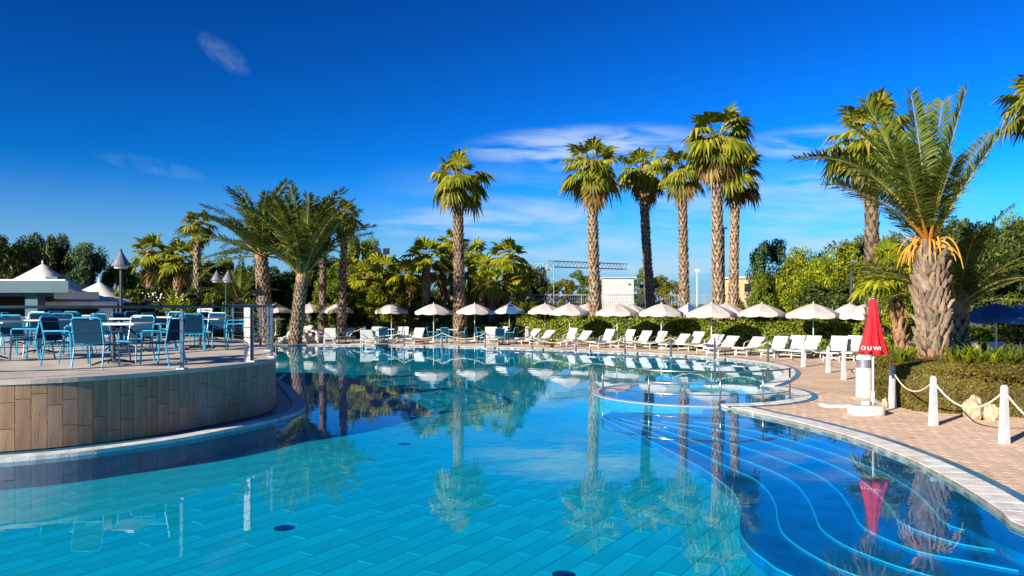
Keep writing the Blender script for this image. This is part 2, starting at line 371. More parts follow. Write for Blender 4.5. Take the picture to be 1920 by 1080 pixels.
# water: Fresnel mirror over clear tinted depth
def water_mat():
    m = bpy.data.materials.new('pool_water'); m.use_nodes = True
    N, L = m.node_tree.nodes, m.node_tree.links; N.remove(N['Principled BSDF'])
    tcn = N.new('ShaderNodeTexCoord')
    n1 = N.new('ShaderNodeTexNoise'); n1.inputs['Scale'].default_value = 0.9; n1.inputs['Detail'].default_value = 3; n1.inputs['Distortion'].default_value = 0.6
    n2 = N.new('ShaderNodeTexNoise'); n2.inputs['Scale'].default_value = 6; n2.inputs['Detail'].default_value = 2
    mp = N.new('ShaderNodeMapping'); mp.inputs['Scale'].default_value = (0.6, 1.2, 1); mp.inputs['Rotation'].default_value = (0, 0, 0.5)
    L.new(tcn.outputs['Object'], mp.inputs[0]); L.new(mp.outputs[0], n1.inputs[0]); L.new(mp.outputs[0], n2.inputs[0])
    ad = N.new('ShaderNodeMath'); ad.operation = 'MULTIPLY_ADD'; ad.inputs[1].default_value = 0.12; L.new(n2.outputs[0], ad.inputs[0]); L.new(n1.outputs[0], ad.inputs[2])
    bp = N.new('ShaderNodeBump'); bp.inputs['Strength'].default_value = 0.20; bp.inputs['Distance'].default_value = 0.012; L.new(ad.outputs[0], bp.inputs['Height'])
    lw = N.new('ShaderNodeLayerWeight'); lw.inputs[0].default_value = 0.5; L.new(bp.outputs[0], lw.inputs['Normal'])
    pw = N.new('ShaderNodeMath'); pw.operation = 'POWER'; pw.inputs[1].default_value = 5; L.new(lw.outputs['Facing'], pw.inputs[0])
    fr = N.new('ShaderNodeMath'); fr.operation = 'MULTIPLY_ADD'; fr.inputs[1].default_value = 0.98; fr.inputs[2].default_value = 0.02; L.new(pw.outputs[0], fr.inputs[0])   # Schlick, the same from both sides
    gl = N.new('ShaderNodeBsdfGlossy'); gl.inputs['Roughness'].default_value = 0.0; gl.inputs['Color'].default_value = (0.85, 0.95, 1.0, 1); L.new(bp.outputs[0], gl.inputs['Normal'])
    tr = N.new('ShaderNodeBsdfTransparent'); tr.inputs[0].default_value = (0.22, 0.85, 0.94, 1)
    mx = N.new('ShaderNodeMixShader'); L.new(fr.outputs[0], mx.inputs[0]); L.new(tr.outputs[0], mx.inputs[1]); L.new(gl.outputs[0], mx.inputs[2])
    L.new(mx.outputs[0], N['Material Output'].inputs[0]); return m
M['water'] = water_mat()

# ------------------------------------------------------------------ pool outline (waterline, z = 0), anticlockwise seen from above
FLOOR = -0.38
SPA = Vector((4.46, 18.4)); SPA_R = 2.39
v2 = lambda p: Vector((p[0], p[1]))
edge_px = [(1920, 996), (1880, 966), (1800, 914), (1700, 863), (1600, 825), (1500, 797), (1420, 779), (1356, 764)]
chainA = crom([Vector((5.25, 2.4)), Vector((5.30, 4.0)), Vector((5.15, 5.8))] + [v2(G(*p)) for p in edge_px[:-1]] + [Vector((SPA.x, SPA.y - SPA_R - 0.02))], 0.12)
chainB = [SPA + Vector((math.cos(a), math.sin(a))) * SPA_R for a in [R(-90 + 3 * i) for i in range(41)]]
far_px = [(1448, 719), (1464, 710), (1471, 701), (1464, 693), (1446, 687), (1415, 681), (1350, 673.5), (1200, 663.5), (1000, 655), (800, 650), (620, 648), (520, 649), (440, 654)]
chainC = crom([chainB[-1]] + [v2(G(*p)) for p in far_px] + [Vector((-15.5, 33)), Vector((-17, 27))], 0.15)
chainD = [Vector((-17, 27)), Vector((-17, 2.4))]
pool = chainA[:-1] + chainB[:-1] + chainC[:-1] + chainD
pool2 = [pool[i] for i in range(len(pool)) if i == 0 or (pool[i] - pool[i - 1]).length > 1e-4]
P_np = np.array([[p.x, p.y] for p in pool2])
def dist_pool(x, y): return float(np.sqrt(((P_np - (x, y)) ** 2).sum(1).min()))
def inside(x, y):
    n = len(P_np); r = False; j = n - 1
    for i in range(n):
        xi, yi = P_np[i]; xj, yj = P_np[j]
        if (yi > y) != (yj > y) and x < (xj - xi) * (y - yi) / (yj - yi) + xi: r = not r
        j = i
    return r

# the ground runs to the horizon; the paved deck lies on it; both leave the pool open
BIG = 2500
def ring_rect(x0, y0, x1, y1): return [Vector((x0, y0)), Vector((x1, y0)), Vector((x1, y1)), Vector((x0, y1))]
ground = struct(link('ground', fill([ring_rect(-BIG, -40, BIG, 4000), ring_rect(-24, -6, 26, 46)], 0.0))); ground.data.materials.append(M['soil'])
paving = struct(link('paving', fill([ring_rect(-25, -8, 27, 47), pool2], 0.05))); paving.data.materials.append(M['paving'])
water = struct(link('water', fill([pool2], 0.0))); water.data.materials.append(M['water'])
mb = MB(); n = len(pool2)
for i in range(n):
    a, b = pool2[i], pool2[(i + 1) % n]
    mb.add([(a.x, a.y, FLOOR - 0.1), (b.x, b.y, FLOOR - 0.1), (b.x, b.y, 0.045), (a.x, a.y, 0.045)], [(3, 2, 1, 0)])
struct(mb.build('pool_wall', M['pool_wall']))
pf = struct(MB().add([(-18, 1.5, FLOOR - 0.012), (10, 1.5, FLOOR - 0.012), (10, 45, FLOOR - 0.012), (-18, 45, FLOOR - 0.012)], [(0, 1, 2, 3)]).build('pool_floor', M['pool_floor']))
# wood-look planks on the pool floor
pa = R(-33); du = Vector((math.cos(pa), math.sin(pa))); dv = Vector((-math.sin(pa), math.cos(pa)))   # dv runs along the plank
PW, PL = 0.24, 1.25
cells = []
for i in range(-140, 141):
    off = ((i * 0.37) % 1.0) * PL
    for j in range(-20, 45):
        c = du * (i * PW) + dv * (j * PL + off)
        if not (-17 < c.x < 9 and 4.5 < c.y < 42): continue
        if not (inside(c.x, c.y)) or not in_view((c.x, c.y, FLOOR), 150): continue
        cells.append((c.y, c))
cells.sort(key=lambda t: t[0])
pl_mesh = MB().box((0, 0, -0.006), (PW - 0.009, PL - 0.009, 0.012)).mesh('plank', M['pool_plank'])
rest = MB()
for k, (_, c) in enumerate(cells):
    if k < 300: link('plank', pl_mesh, pf, (c.x, c.y, FLOOR + random.uniform(-0.001, 0.001)), pa)
    else: rest.box((c.x, c.y, FLOOR - 0.006), (PW - 0.009, PL - 0.009, 0.012), pa)
tag(rest.build('plank_field', M['pool_plank'], pf), kind='stuff')

# coping slabs and the blue tile line behind them
def coping(chain, z, name, last=None):
    root = struct(link(name, None))
    pts = resample(chain, 0.36)
    inn, out_, o2 = offset(pts, -0.02), offset(pts, 0.33), offset(pts, 0.47)
    jb = MB(); sb = MB()
    for i in range(len(pts) - 1):
        a, b, c, d = inn[i], out_[i], out_[i + 1], inn[i + 1]
        jb.add([(*a, z - 0.008), (*b, z - 0.008), (*c, z - 0.008), (*d, z - 0.008)], [(0, 1, 2, 3)])
        jb.add([(*a, -0.03), (*a, z - 0.008), (*d, z - 0.008), (*d, -0.03)], [(0, 1, 2, 3)])
        e, f = out_[i] + (o2[i] - out_[i]) * 0.04, out_[i + 1] + (o2[i + 1] - out_[i + 1]) * 0.04
        sb.add([(*e, z - 0.003), (*o2[i], z - 0.003), (*o2[i + 1], z - 0.003), (*f, z - 0.003)], [(0, 1, 2, 3)])
        if not in_view(((a.x + c.x) / 2, (a.y + c.y) / 2, 0), 900):
            continue
        g = 0.008
        A, B = a + (d - a).normalized() * g, b + (c - b).normalized() * g
        C, Dv = c - (c - b).normalized() * g, d - (d - a).normalized() * g
        MB().prism([A, B, C, Dv], z - 0.05, z).build('coping_slab', M['coping'], root)
    jb.build('coping_bed', M['joint'], root); sb.build('tile_line', M['blue_strip'], root)
    return root
coping(chainA, 0.058, 'pool_coping'); coping(chainB, 0.062, 'spa_coping'); coping(chainC[:-6], 0.066, 'far_pool_coping')

# ------------------------------------------------------------------ submerged steps of the beach entry
steps_px = [
 [(1300, 790), (1360, 797), (1445, 816), (1540, 843), (1633, 877), (1671, 895), (1713, 921), (1746, 953), (1768, 979), (1804, 993), (1868, 1000)],
 [(1240, 790), (1330, 803), (1429, 827), (1526, 859), (1591, 887), (1639, 921), (1668, 953), (1687, 979), (1736, 1001), (1804, 1021), (1892, 1035)],
 [(1200, 787), (1290, 806), (1381, 834), (1455, 859), (1526, 888), (1568, 918), (1594, 953), (1610, 982), (1639, 1001), (1720, 1034), (1817, 1053), (1910, 1071)],
 [(1165, 785), (1260, 812), (1352, 847), (1429, 876), (1481, 901), (1510, 930), (1526, 963), (1539, 992), (1574, 1018), (1623, 1040), (1704, 1069), (1900, 1120)],
 [(1145, 785), (1220, 810), (1300, 845), (1365, 876), (1413, 898), (1439, 921), (1453, 947), (1458, 979), (1471, 1005), (1520, 1040), (1603, 1079), (1850, 1160)],
 [(1125, 782), (1210, 822), (1300, 869), (1348, 901), (1374, 924), (1386, 950), (1386, 995), (1403, 1024), (1436, 1052), (1481, 1079), (1700, 1170)]]
# the flat blue shelf along the rim
shelf = offset(chainA, -0.42)
shelf_poly = [p for p in shelf if p.y > 2.6][::-1]
mbx = MB()
for i in range(len(chainA) - 1):
    a, b, c, d = chainA[i], chainA[i + 1], shelf[i + 1], shelf[i]
    mbx.add([(*a, -0.045), (*b, -0.045), (*c, -0.045), (*d, -0.045), (*c, FLOOR), (*d, FLOOR)], [(0, 1, 2, 3), (3, 2, 4, 5)])
struct(mbx.build('rim_shelf', M['step']))
for k, px in enumerate(steps_px):
    z = -0.085 - 0.034 * k
    nose = crom([v2(G(x, y, z)) for x, y in px], 0.12)
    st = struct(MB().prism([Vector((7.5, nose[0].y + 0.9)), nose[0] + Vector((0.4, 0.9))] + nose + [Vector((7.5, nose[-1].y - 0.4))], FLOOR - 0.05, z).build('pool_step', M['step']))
    o1 = offset(nose, 0.016) if (offset(nose, 0.05)[5].x < nose[5].x) else offset(nose, -0.016)
    nm = MB()
    for i in range(len(nose) - 1):
        a, b = nose[i], nose[i + 1]; w = (a - o1[i]); w2 = (b - o1[i + 1])
        p, q, r_, s_ = a - w * 0.15, a + w, b + w2, b - w2 * 0.15
        nm.add([(*p, z + 0.006), (*q, z + 0.006), (*r_, z + 0.006), (*s_, z + 0.006), (*p, z - 0.004), (*s_, z - 0.004)], [(0, 1, 2, 3), (0, 3, 5, 4)])
    nm.build('nosing', M['nosing'], st)
for i, (px, py, r, lab) in enumerate(((530, 991, 0.10, 'dark round floor drain under the water in front of the wooden wall'), (1055, 1079, 0.10, 'dark round floor drain at the bottom edge of the picture'),
                                    (757, 833, 0.10, 'small dark floor drain in the middle of the pool'), (8, 888, 0.13, 'drain disc on the pool floor close to the foot of the plank wall'))):
    p = G(px, py, FLOOR + 0.004)
    d = thing('floor_drain', p, lab, 'drain', 'floor drains of the pool')
    MB().lathe([(r, 0), (r, 0.012), (r * 0.8, 0.014)], 18).build('rim', M['drain'], d)
    MB().lathe([(r * 0.7, 0.014), (r * 0.6, 0.02)], 18).build('grate', M['drain'], d)

# ------------------------------------------------------------------ round spa with its rim and handrail
spa = thing('spa_rim', (SPA.x, SPA.y, 0), 'pale tiled rim of the round spa at the pool edge', 'spa')
mr_ = MB(); A0, A1 = 31, 269; K = 96
prof = [(SPA_R + 0.09, FLOOR), (SPA_R + 0.09, 0.010), (SPA_R - 0.09, 0.010), (SPA_R - 0.09, FLOOR)]
for i in range(K + 1):
    a = R(A0 + (A1 - A0) * i / K)
    mr_.v += [(math.cos(a) * r, math.sin(a) * r, z) for r, z in prof]
for i in range(K):
    for j in range(3):
        o = i * 4 + j; mr_.f.append((o, o + 4, o + 5, o + 1)); mr_.m.append(0)
mr_.build('rim', M['ring'], spa)
bench = MB()
bench.lathe([(SPA_R - 0.14, FLOOR), (SPA_R - 0.14, -0.2), (SPA_R - 0.55, -0.2), (SPA_R - 0.55, FLOOR + 0.01), (0.01, FLOOR + 0.01)], 64).build('bench', M['step'], spa)
rail = thing('handrail', (SPA.x, SPA.y, 0.02), 'curved stainless handrail with three bars round the spa', 'handrail')
def spa_ang(px, py):
    p = v2(G(px, py)) - SPA; return math.atan2(p.y, p.x)
angs = [spa_ang(1116, 744), spa_ang(1207, 759), spa_ang(1352, 763), spa_ang(1420, 758), spa_ang(1446, 750)]
angs = [a if a < 0 else a - 2 * math.pi for a in angs]
rr = SPA_R
def rail_bar(z, rad, a0, a1, ends=True):
    pts = [(math.cos(a0 + (a1 - a0) * i / 48) * rr, math.sin(a0 + (a1 - a0) * i / 48) * rr, z) for i in range(49)]
    return MB().tube(pts, rad, 8)
a_lo, a_hi = min(angs), max(angs)
rail_bar(0.72, 0.020, a_lo - 0.02, a_hi + 0.02).build('top_bar', M['chrome'], rail, True)
rail_bar(0.46, 0.011, a_lo, a_hi).build('middle_bar', M['chrome'], rail, True)
rail_bar(0.22, 0.011, a_lo, a_hi).build('lower_bar', M['chrome'], rail, True)
for a in angs:
    x, y = math.cos(a) * rr, math.sin(a) * rr
    ps = MB().tube([(x, y, -0.01), (x, y, 0.72)], 0.020, 8).build('post', M['chrome'], rail, True)
    MB().lathe([(0.06, 0), (0.06, 0.012), (0.03, 0.02)], 12, (x, y, 0.022 if a < -1.8 else 0.05)).build('flange', M['chrome'], ps)

# ------------------------------------------------------------------ terrace
ZT = 1.09
ter_pts = [(-26, 10.2), (-20, 10.2), (-14, 10.2), (-10, 10.35), (-7.46, 10.85), (-6.12, 11.86), (-5.36, 13.2), (-4.92, 14.5), (-4.96, 15.6), (-5.6, 17.4), (-6.7, 20), (-8.6, 23.5), (-12, 25.5), (-26, 26)]
ter = crom(ter_pts, 0.2)
terr = thing('raised_terrace', (0, 0, 0), 'raised curved terrace clad in brown wood-look planks beside the pool', 'terrace')
tr = resample(ter, 0.2)
vis = [p for p in tr if p.x > -9.5 and p.y < 20]
wallm = MB()
inner = offset(tr, -0.02)
for i in range(len(tr) - 1):
    a, b = inner[i], inner[i + 1]
    wallm.add([(*a, FLOOR), (*b, FLOOR), (*b, ZT - 0.06), (*a, ZT - 0.06)], [(0, 1, 2, 3)])
wallm.build('wall_core', M['gap'], terr)
cnt = 0
for i in range(len(tr) - 1):
    a, b = tr[i], tr[i + 1]
    if not (a.x > -9.6 and a.y < 19): continue
    mid = (a + b) / 2; t = (b - a); rz = math.atan2(t.y, t.x); L = t.length - 0.006
    cut = (0.30, 0.78, 0.52, 0.18, 0.66, 0.42, 0.85)[(i * 5) % 7]
    z0, z1 = 0.055, ZT - 0.075
    segs = [(z0, z0 + (z1 - z0) * cut - 0.004), (z0 + (z1 - z0) * cut + 0.004, z1)]
    if i % 4 == 1: segs = [(z0, z0 + (z1 - z0) * 0.33 - 0.004), (z0 + (z1 - z0) * 0.33 + 0.004, z1 - 0.26), (z1 - 0.252, z1)]
    for s0, s1 in segs:
        o = MB().box((0, 0, 0), (L, 0.028, s1 - s0)).build('plank', M['plank'], terr)
        o.location = (mid.x, mid.y, (s0 + s1) / 2); o.rotation_euler = (0, 0, rz); cnt += 1
edge = offset(tr, 0.035)
deck = MB().prism(edge + [Vector((-26, 26))], ZT - 0.07, ZT).build('deck_slab', M['deck'], terr)
led_o, led_i = offset(ter, 0.62), offset(ter, -0.05)
lm = MB()
for i in range(len(ter) - 1):
    a, b, c, d = led_i[i], led_o[i], led_o[i + 1], led_i[i + 1]
    m1, m2 = a + (b - a) * 0.60, d + (c - d) * 0.60
    lm.add([(*a, 0.035), (*m1, 0.035), (*m2, 0.035), (*d, 0.035)], [(0, 1, 2, 3)], 1)
    lm.add([(*m1, 0.035), (*m1, 0.06), (*m2, 0.06), (*m2, 0.035)], [(0, 1, 2, 3)])
    lm.add([(*m1, 0.06), (*b, 0.06), (*c, 0.06), (*m2, 0.06)], [(0, 1, 2, 3)])
    lm.add([(*b, 0.06), (*b, 0.0), (*c, 0.0), (*c, 0.06)], [(0, 1, 2, 3)])
    lm.add([(*b, 0.0), (*b, FLOOR), (*c, FLOOR), (*c, 0.0)], [(0, 1, 2, 3)], 1)
lm.build('base_ledge', [M['coping'], M['pool_wall']], terr)

# terrace railing
rl = thing('terrace_railing', (0, 0, ZT), 'blue-grey steel railing with thin horizontal rods along the terrace edge', 'railing')
rp = resample(offset(ter, -0.06), 0.25)
rp = [p for p in rp if p.x > -16 and (p.y < 24)]
def near_px(px):
    return min(range(len(rp)), key=lambda i: abs(CX + rp[i].x / rp[i].y * F - px) + (1000 if rp[i].y > 15.7 else 0))
for z, r_, nm_ in ((1.065, 0.026, 'top_rail'), (0.85, 0.007, 'rod'), (0.66, 0.007, 'rod'), (0.47, 0.007, 'rod'), (0.28, 0.007, 'rod'), (0.12, 0.007, 'rod')):
    MB().tube([(p.x, p.y, z) for p in rp], r_, 6).build(nm_, M['steel'], rl, True)
idx = [near_px(340), near_px(478), near_px(511), near_px(150) - 0, near_px(-60)]
kk = idx[2]
idx += [k for k in range(kk + 9, len(rp), 9)]
for q, i in enumerate(idx):
    if q == 3: continue
    p = rp[i]
    if q == 1:
        t = rp[i + 1] - rp[i - 1]
        MB().box((p.x - 0.07, p.y - 0.06, 0.53), (0.12, 0.025, 1.06), math.atan2(t.y, t.x) * 0 ).build('perforated_post', M['steel_white'], rl)
    ps = MB().box((p.x, p.y, 0.52), (0.05, 0.05, 1.04)).build('post', M['steel'], rl)
    MB().box((p.x, p.y, 0.012), (0.14, 0.14, 0.024)).build('foot_plate', M['steel_white'], ps)

# ------------------------------------------------------------------ café chairs and tables
def make_chair():
    t = thing('armchair', (0, 0, -50), 'proto', 'chair')
    w, d = 0.27, 0.25                       # faces -y
    MB().box((0, 0, 0.43), (2 * w - 0.03, 2 * d, 0.025)).build('seat', M['cyan_sling'], t)
    b = MB()
    b.add([(-w + .02, d, .47), (w - .02, d, .47), (w - .02, d + .09, .90), (-w + .02, d + .09, .90), (-w + .02, d + .02, .47), (w - .02, d + .02, .47), (w - .02, d + .11, .90), (-w + .02, d + .11, .90)],
          [(0, 1, 2, 3), (7, 6, 5, 4), (3, 2, 6, 7), (0, 4, 5, 1), (1, 5, 6, 2), (0, 3, 7, 4)])
    b.build('backrest', M['cyan_sling'], t)
    fr = MB()
    fr.tube([(-w, d, .43), (-w, d + .10, .90), (-w + .05, d + .115, .935), (w - .05, d + .115, .935), (w, d + .10, .90), (w, d, .43)], 0.017, 6)
    fr.build('back_frame', M['cyan'], t)
    sfm = MB()
    sfm.tube([(-w, -d, .43), (w, -d, .43)], 0.017, 6); sfm.tube([(-w, d, .43), (w, d, .43)], 0.015, 6)
    sfm.build('seat_frame', M['cyan'], t)
    for s in (-1, 1):
        MB().tube([(s * w, d + .04, .66), (s * w * 1.06, 0, .665), (s * w * 1.06, -d + .04, .665), (s * w * 1.05, -d, .63), (s * w, -d - .0, .43)], 0.018, 6).build('armrest', M['cyan'], t)
        MB().tube([(s * w, -d, .44), (s * w * 1.04, -d - .03, 0)], 0.017, 6).build('leg', M['cyan'], t)
        MB().tube([(s * w, d, .44), (s * w * 1.04, d + .09, 0)], 0.017, 6).build('leg', M['cyan'], t)
    t.scale = (.92, .92, .94); register(t); return t
def make_table():
    t = thing('cafe_table', (0, 0, -50), 'proto', 'table')
    MB().box((0, 0, .75), (1.15, .75, .03)).build('table_top', M['table'], t)
    MB().tube([(0, 0, .04), (0, 0, .735)], 0.035, 10).build('column', M['dark'], t)
    for k in range(4):
        a = R(45 + 90 * k); MB().tube([(0, 0, .10), (.2 * math.cos(a), .2 * math.sin(a), .07), (.36 * math.cos(a), .36 * math.sin(a), .015)], [.022, .02, .016], 6).build('foot', M['dark'], t)
    register(t); return t
chair0, table0 = make_chair(), make_table()
first = {'c': True, 't': True}
def place(kind, proto, label, loc, rz, group):
    if first[kind]:
        first[kind] = False; proto.location = loc; proto.rotation_euler = (0, 0, rz); proto['label'] = label; proto['group'] = group; return proto
    return clone(proto, label, loc, rz, group)
sets = [((72, 600.5), 'the table at the left of the terrace', 0.05, 'LRNF'), ((213, 607), 'the table nearest the terrace edge', -0.03, 'LRNF'), ((228, 597.3), 'the table behind the nearest one', 0.02, 'LRN'),
        ((375, 597.5), 'the table beside the railing corner', 0.04, 'LRNF'), ((392, 592.3), 'the hindmost table towards the pool', 0.0, 'LR'), ((105, 595), 'the hindmost table by the bar', 0.06, 'LRN'), ((-25, 604), 'the table at the left picture edge', 0.0, 'RN'),
        ((300, 594.5), 'the table midway to the back of the terrace', 0.0, 'LRF'), ((170, 591.5), 'the table farthest back on the terrace', 0.03, 'LRN'), ((20, 595), 'the table in front of the bar column', 0.0, 'RNF')]
ctag = {'L': ('left end', -1.0, 0, R(90)), 'R': ('right end', 1.0, 0, R(-90)), 'N': ('near side', 0.1, -0.72, R(180)), 'F': ('far side', -0.05, 0.75, 0)}
for (px, py), nm_, rz, who in sets:
    D = (EYE - ZT - .75) * F / (py - HY); c = XD(px, D, ZT)
    place('t', table0, 'white-topped cafe table, ' + nm_.replace('the ', '', 1), c, rz, 'cafe tables on the terrace')
    for k in who:
        w, dx, dy, a = ctag[k]
        off = Matrix.Rotation(rz, 3, 'Z') @ Vector((dx * random.uniform(.85, 1), dy * random.uniform(.95, 1.1), 0))
        place('c', chair0, f'blue armchair at the {w} of {nm_}', c + off, a + rz + random.uniform(-.35, .35), 'blue armchairs on the terrace')
far_sets = [((720, 643), 'leftmost'), ((838, 644), 'middle'), ((932, 645), 'rightmost')]
for (px, py), nm_ in far_sets:
    c = G(px, py, .05); c.z = .06
    place('t', table0, f'{nm_} of three small tables with blue chairs across the pool', c, 0.1, 'tables on the far pool side')
    for w, dx, dy, a in (('left', -.75, .1, R(90)), ('right', .75, -.05, R(-90)), ('near', .1, -.7, R(180))):
        place('c', chair0, f'blue armchair on the {w} side of the {nm_} table across the pool', c + Vector((dx, dy, 0)), a + random.uniform(-.5, .5), 'blue chairs on the far pool side')

# ------------------------------------------------------------------ sun loungers
def make_lounger(deg=54):
    t = thing('sun_lounger', (0, 0, -50), 'proto', 'sun lounger')        # foot at -y, head at +y
    w, h = .32, .36
    MB().box((0, -.35, h), (2 * w - .04, 1.2, .03)).build('seat', M['white_sling'], t)
    a = R(deg); bl = .70
    bk = MB().box((0, .25 + math.cos(a) * bl / 2, h + .02 + math.sin(a) * bl / 2), (2 * w - .04, bl, .03), 0, 0, a)
    bk.build('backrest', M['white_sling'], t)
    bf = MB()
    for s in (-1, 1): bf.tube([(s * w, .25, h), (s * w, .25 + math.cos(a) * bl, h + .02 + math.sin(a) * bl)], .02, 6)
    bf.build('back_frame', M['white'], t)
    fr = MB()
    for s in (-1, 1): fr.box((s * w, -.1, h - .01), (.04, 1.75, .05))
    fr.box((0, -.96, h - .01), (2 * w, .04, .05)); fr.box((0, .76, h - .01), (2 * w, .04, .05)); fr.build('frame', M['white'], t)
    for s in (-1, 1):
        MB().box((s * w, -.72, (h - .03) / 2), (.04, .05, h - .03)).build('leg', M['white'], t)
        MB().box((s * w, .55, (h - .03) / 2), (.04, .05, h - .03)).build('leg', M['white'], t)
        MB().tube([(s * (w + .02), .42, h + .3), (s * (w + .02), .05, h + .22), (s * (w + .02), -.02, h)], .018, 6).build('armrest', M['white'], t)
    MB().box((0, -.72, .14), (2 * w, .03, .03)).build('stretcher', M['white'], t)
    register(t); return t
LG = [make_lounger(54), make_lounger(42), make_lounger(62)]; fl = [True, True, True]
def lounger(px, ytop, rz, label, grp):
    D = (EYE - .98) * F / (ytop - HY); c = XD(px, D, .056)
    dirv = Matrix.Rotation(rz, 3, 'Z') @ Vector((0, .55, 0)); c -= dirv
    q = (int(px) * 7) % 3; lg0 = LG[q]; rz += random.uniform(-.09, .09); s = random.uniform(.86, .93)
    if fl[q]:
        fl[q] = False; lg0.location = c; lg0.rotation_euler = (0, 0, rz); lg0['label'] = label; lg0['group'] = grp; lg0.scale = (s, s, s)
    else: clone(lg0, label, c, rz, grp, (s, s, s))
    return c, rz, s
ordn = ['first', 'second', 'third', 'fourth', 'fifth', 'sixth', 'seventh', 'eighth', 'ninth', 'tenth', 'eleventh', 'twelfth', 'thirteenth', 'fourteenth', 'fifteenth', 'sixteenth', 'seventeenth', 'eighteenth', 'nineteenth', 'twentieth', 'twenty-first', 'twenty-second', 'twenty-third', 'twenty-fourth', 'twenty-fifth', 'twenty-sixth']
left_l = [(618, 612, .25), (655, 610.5, -.5), (688, 613.5, .2), (707, 611, -.1), (756, 610, .1), (786, 612, -.3), (920, 613, .1), (950, 611.5, -1.2)]
for i, (px, y, rz) in enumerate(left_l):
    lounger(px, y, rz, f'white sun lounger before the dark hedge, {ordn[i]} from the white rocks', 'white loungers by the far pool edge')
right_l = [(1003, 612, -0.83), (1030, 613, -0.80), (1076, 613.5, -0.83), (1099, 614.5, -0.78), (1145, 616, -0.83), (1184, 616, -0.88), (1212, 617, -0.80), (1242, 617, -0.88), (1282, 619, -0.93), (1311, 619, -0.88), (1345, 621, -0.83), (1372, 624, -0.98), (1420, 624, -0.88), (1467, 626, -0.88), (1497, 626, -0.83), (1524, 627, -0.78), (1577, 629, -0.73), (1607, 629, -0.78), (1655, 631, -0.78)]
def towel(c, rz, s, label):
    M3 = Matrix.Rotation(rz, 3, 'Z'); p = c + M3 @ Vector((0, -.35, .385)) * s
    m = MB()
    for i in range(9):
        y = -.45 + i * .1
        for x, z in ((-.30, -.16), (-.27, 0), (0, .008), (.27, 0), (.30, -.14)): m.v.append((x, y, z + .006 * math.sin(i * 1.9 + x * 7)))
    for i in range(8):
        for j in range(4): o = i * 5 + j; m.f.append((o, o + 1, o + 6, o + 5)); m.m.append(0)
    o = m.build('towel', M['towel'], None, True, p, rz); tag(o, label, 'towel', 'blue towels on the loungers')
TOW = {4: 'blue towel on the fifth lounger of the long row', 10: 'blue towel on a lounger in the middle of the long row', 14: 'blue towel on the lounger near the slim white posts', 16: 'blue towel on the lounger left of the red parasol'}
for i, (px, y, rz) in enumerate(right_l):
    pose = lounger(px, y, rz, f'white sun lounger in the long row, {ordn[i]} counting rightwards from the thick white post', 'white loungers in the long row before the green hedge')
    if i in TOW: towel(*pose, TOW[i])
for (px, y, rz, lab) in ((1815, 637, -.2, 'white sun lounger half hidden just right of the thick palm trunk'), (1869, 638, -.1, 'white sun lounger under the blue parasol behind the planter'), (1915, 639, -.15, 'white sun lounger cut by the right picture edge')):
    lounger(px, y, rz, lab, 'white loungers behind the planter')

# ------------------------------------------------------------------ parasols
def gore(n=8, r=1.05, z0=1.72, z1=2.16, matl=None):
    m = MB(); a0, a1 = -math.pi / n, math.pi / n
    K, J = 5, 4
    for i in range(K + 1):
        u = i / K; rad = r * u + .03 * (1 - u); z = z1 - (z1 - z0) * (u ** 1.35)
        for j in range(J + 1):
            v = j / J; a = a0 + (a1 - a0) * v
            sag = -.035 * u * math.sin(math.pi * v); k = math.cos(a1) / math.cos(a) * .5 + .5
            m.v.append((rad * k * math.cos(a), rad * k * math.sin(a), z + sag))
    for i in range(K):
        for j in range(J):
            o = i * (J + 1) + j; m.f.append((o, o + J + 1, o + J + 2, o + 1)); m.m.append(0)
    o = K * (J + 1)
    for j in range(J + 1):
        x, y, z = m.v[o + j]; m.v.append((x * 1.012, y * 1.012, z - .13 - .02 * math.sin(math.pi * j / J)))
    e = (K + 1) * (J + 1)
    for j in range(J): m.f.append((o + j, e + j, e + j + 1, o + j + 1)); m.m.append(0)
    return m.mesh('canopy_panel', matl, True)
g_white, g_blue = gore(matl=M['canvas']), gore(matl=M['canvas_blue'])
def make_parasol(cols, label):
    t = thing('parasol', (0, 0, -50), label, 'parasol')
    MB().tube([(0, 0, 0), (0, 0, 2.18)], .022, 8).build('pole', M['white'], t)
    MB().lathe([(.025, 2.15), (.04, 2.17), (.015, 2.22), (.005, 2.26)], 8).build('finial', M['white'], t)
    MB().lathe([(.24, 0), (.24, .05), (.06, .09), (.04, .28)], 14).build('base', M['concrete'], t)
    for k in range(8):
        o = link('canopy_panel', g_blue if cols[k] else g_white, t, None, R(45 * k + 22.5))
        if k % 2 == 0: MB().tube([(.05, 0, 1.78), (.55, 0, 1.90)], .008, 4).build('strut', M['dark'], t, rz=R(45 * k))
    register(t); return t
pW, pB, pA = make_parasol([0] * 8, 'w'), make_parasol([1] * 8, 'b'), make_parasol([0, 1, 0, 1, 0, 1, 0, 1], 'a')
used = {}
def parasol(proto, px, D, rz, label, s=1.0, sz=1.0):
    loc = XD(px, D, .056); grp = 'parasols over the loungers'
    if proto.name not in used:
        used[proto.name] = 1; o = proto; o.location = loc; o.rotation_euler = (0, 0, rz); o['label'] = label; o['group'] = grp
    else: o = clone(proto, label, loc, rz, grp)
    o.scale = (s, s, sz)
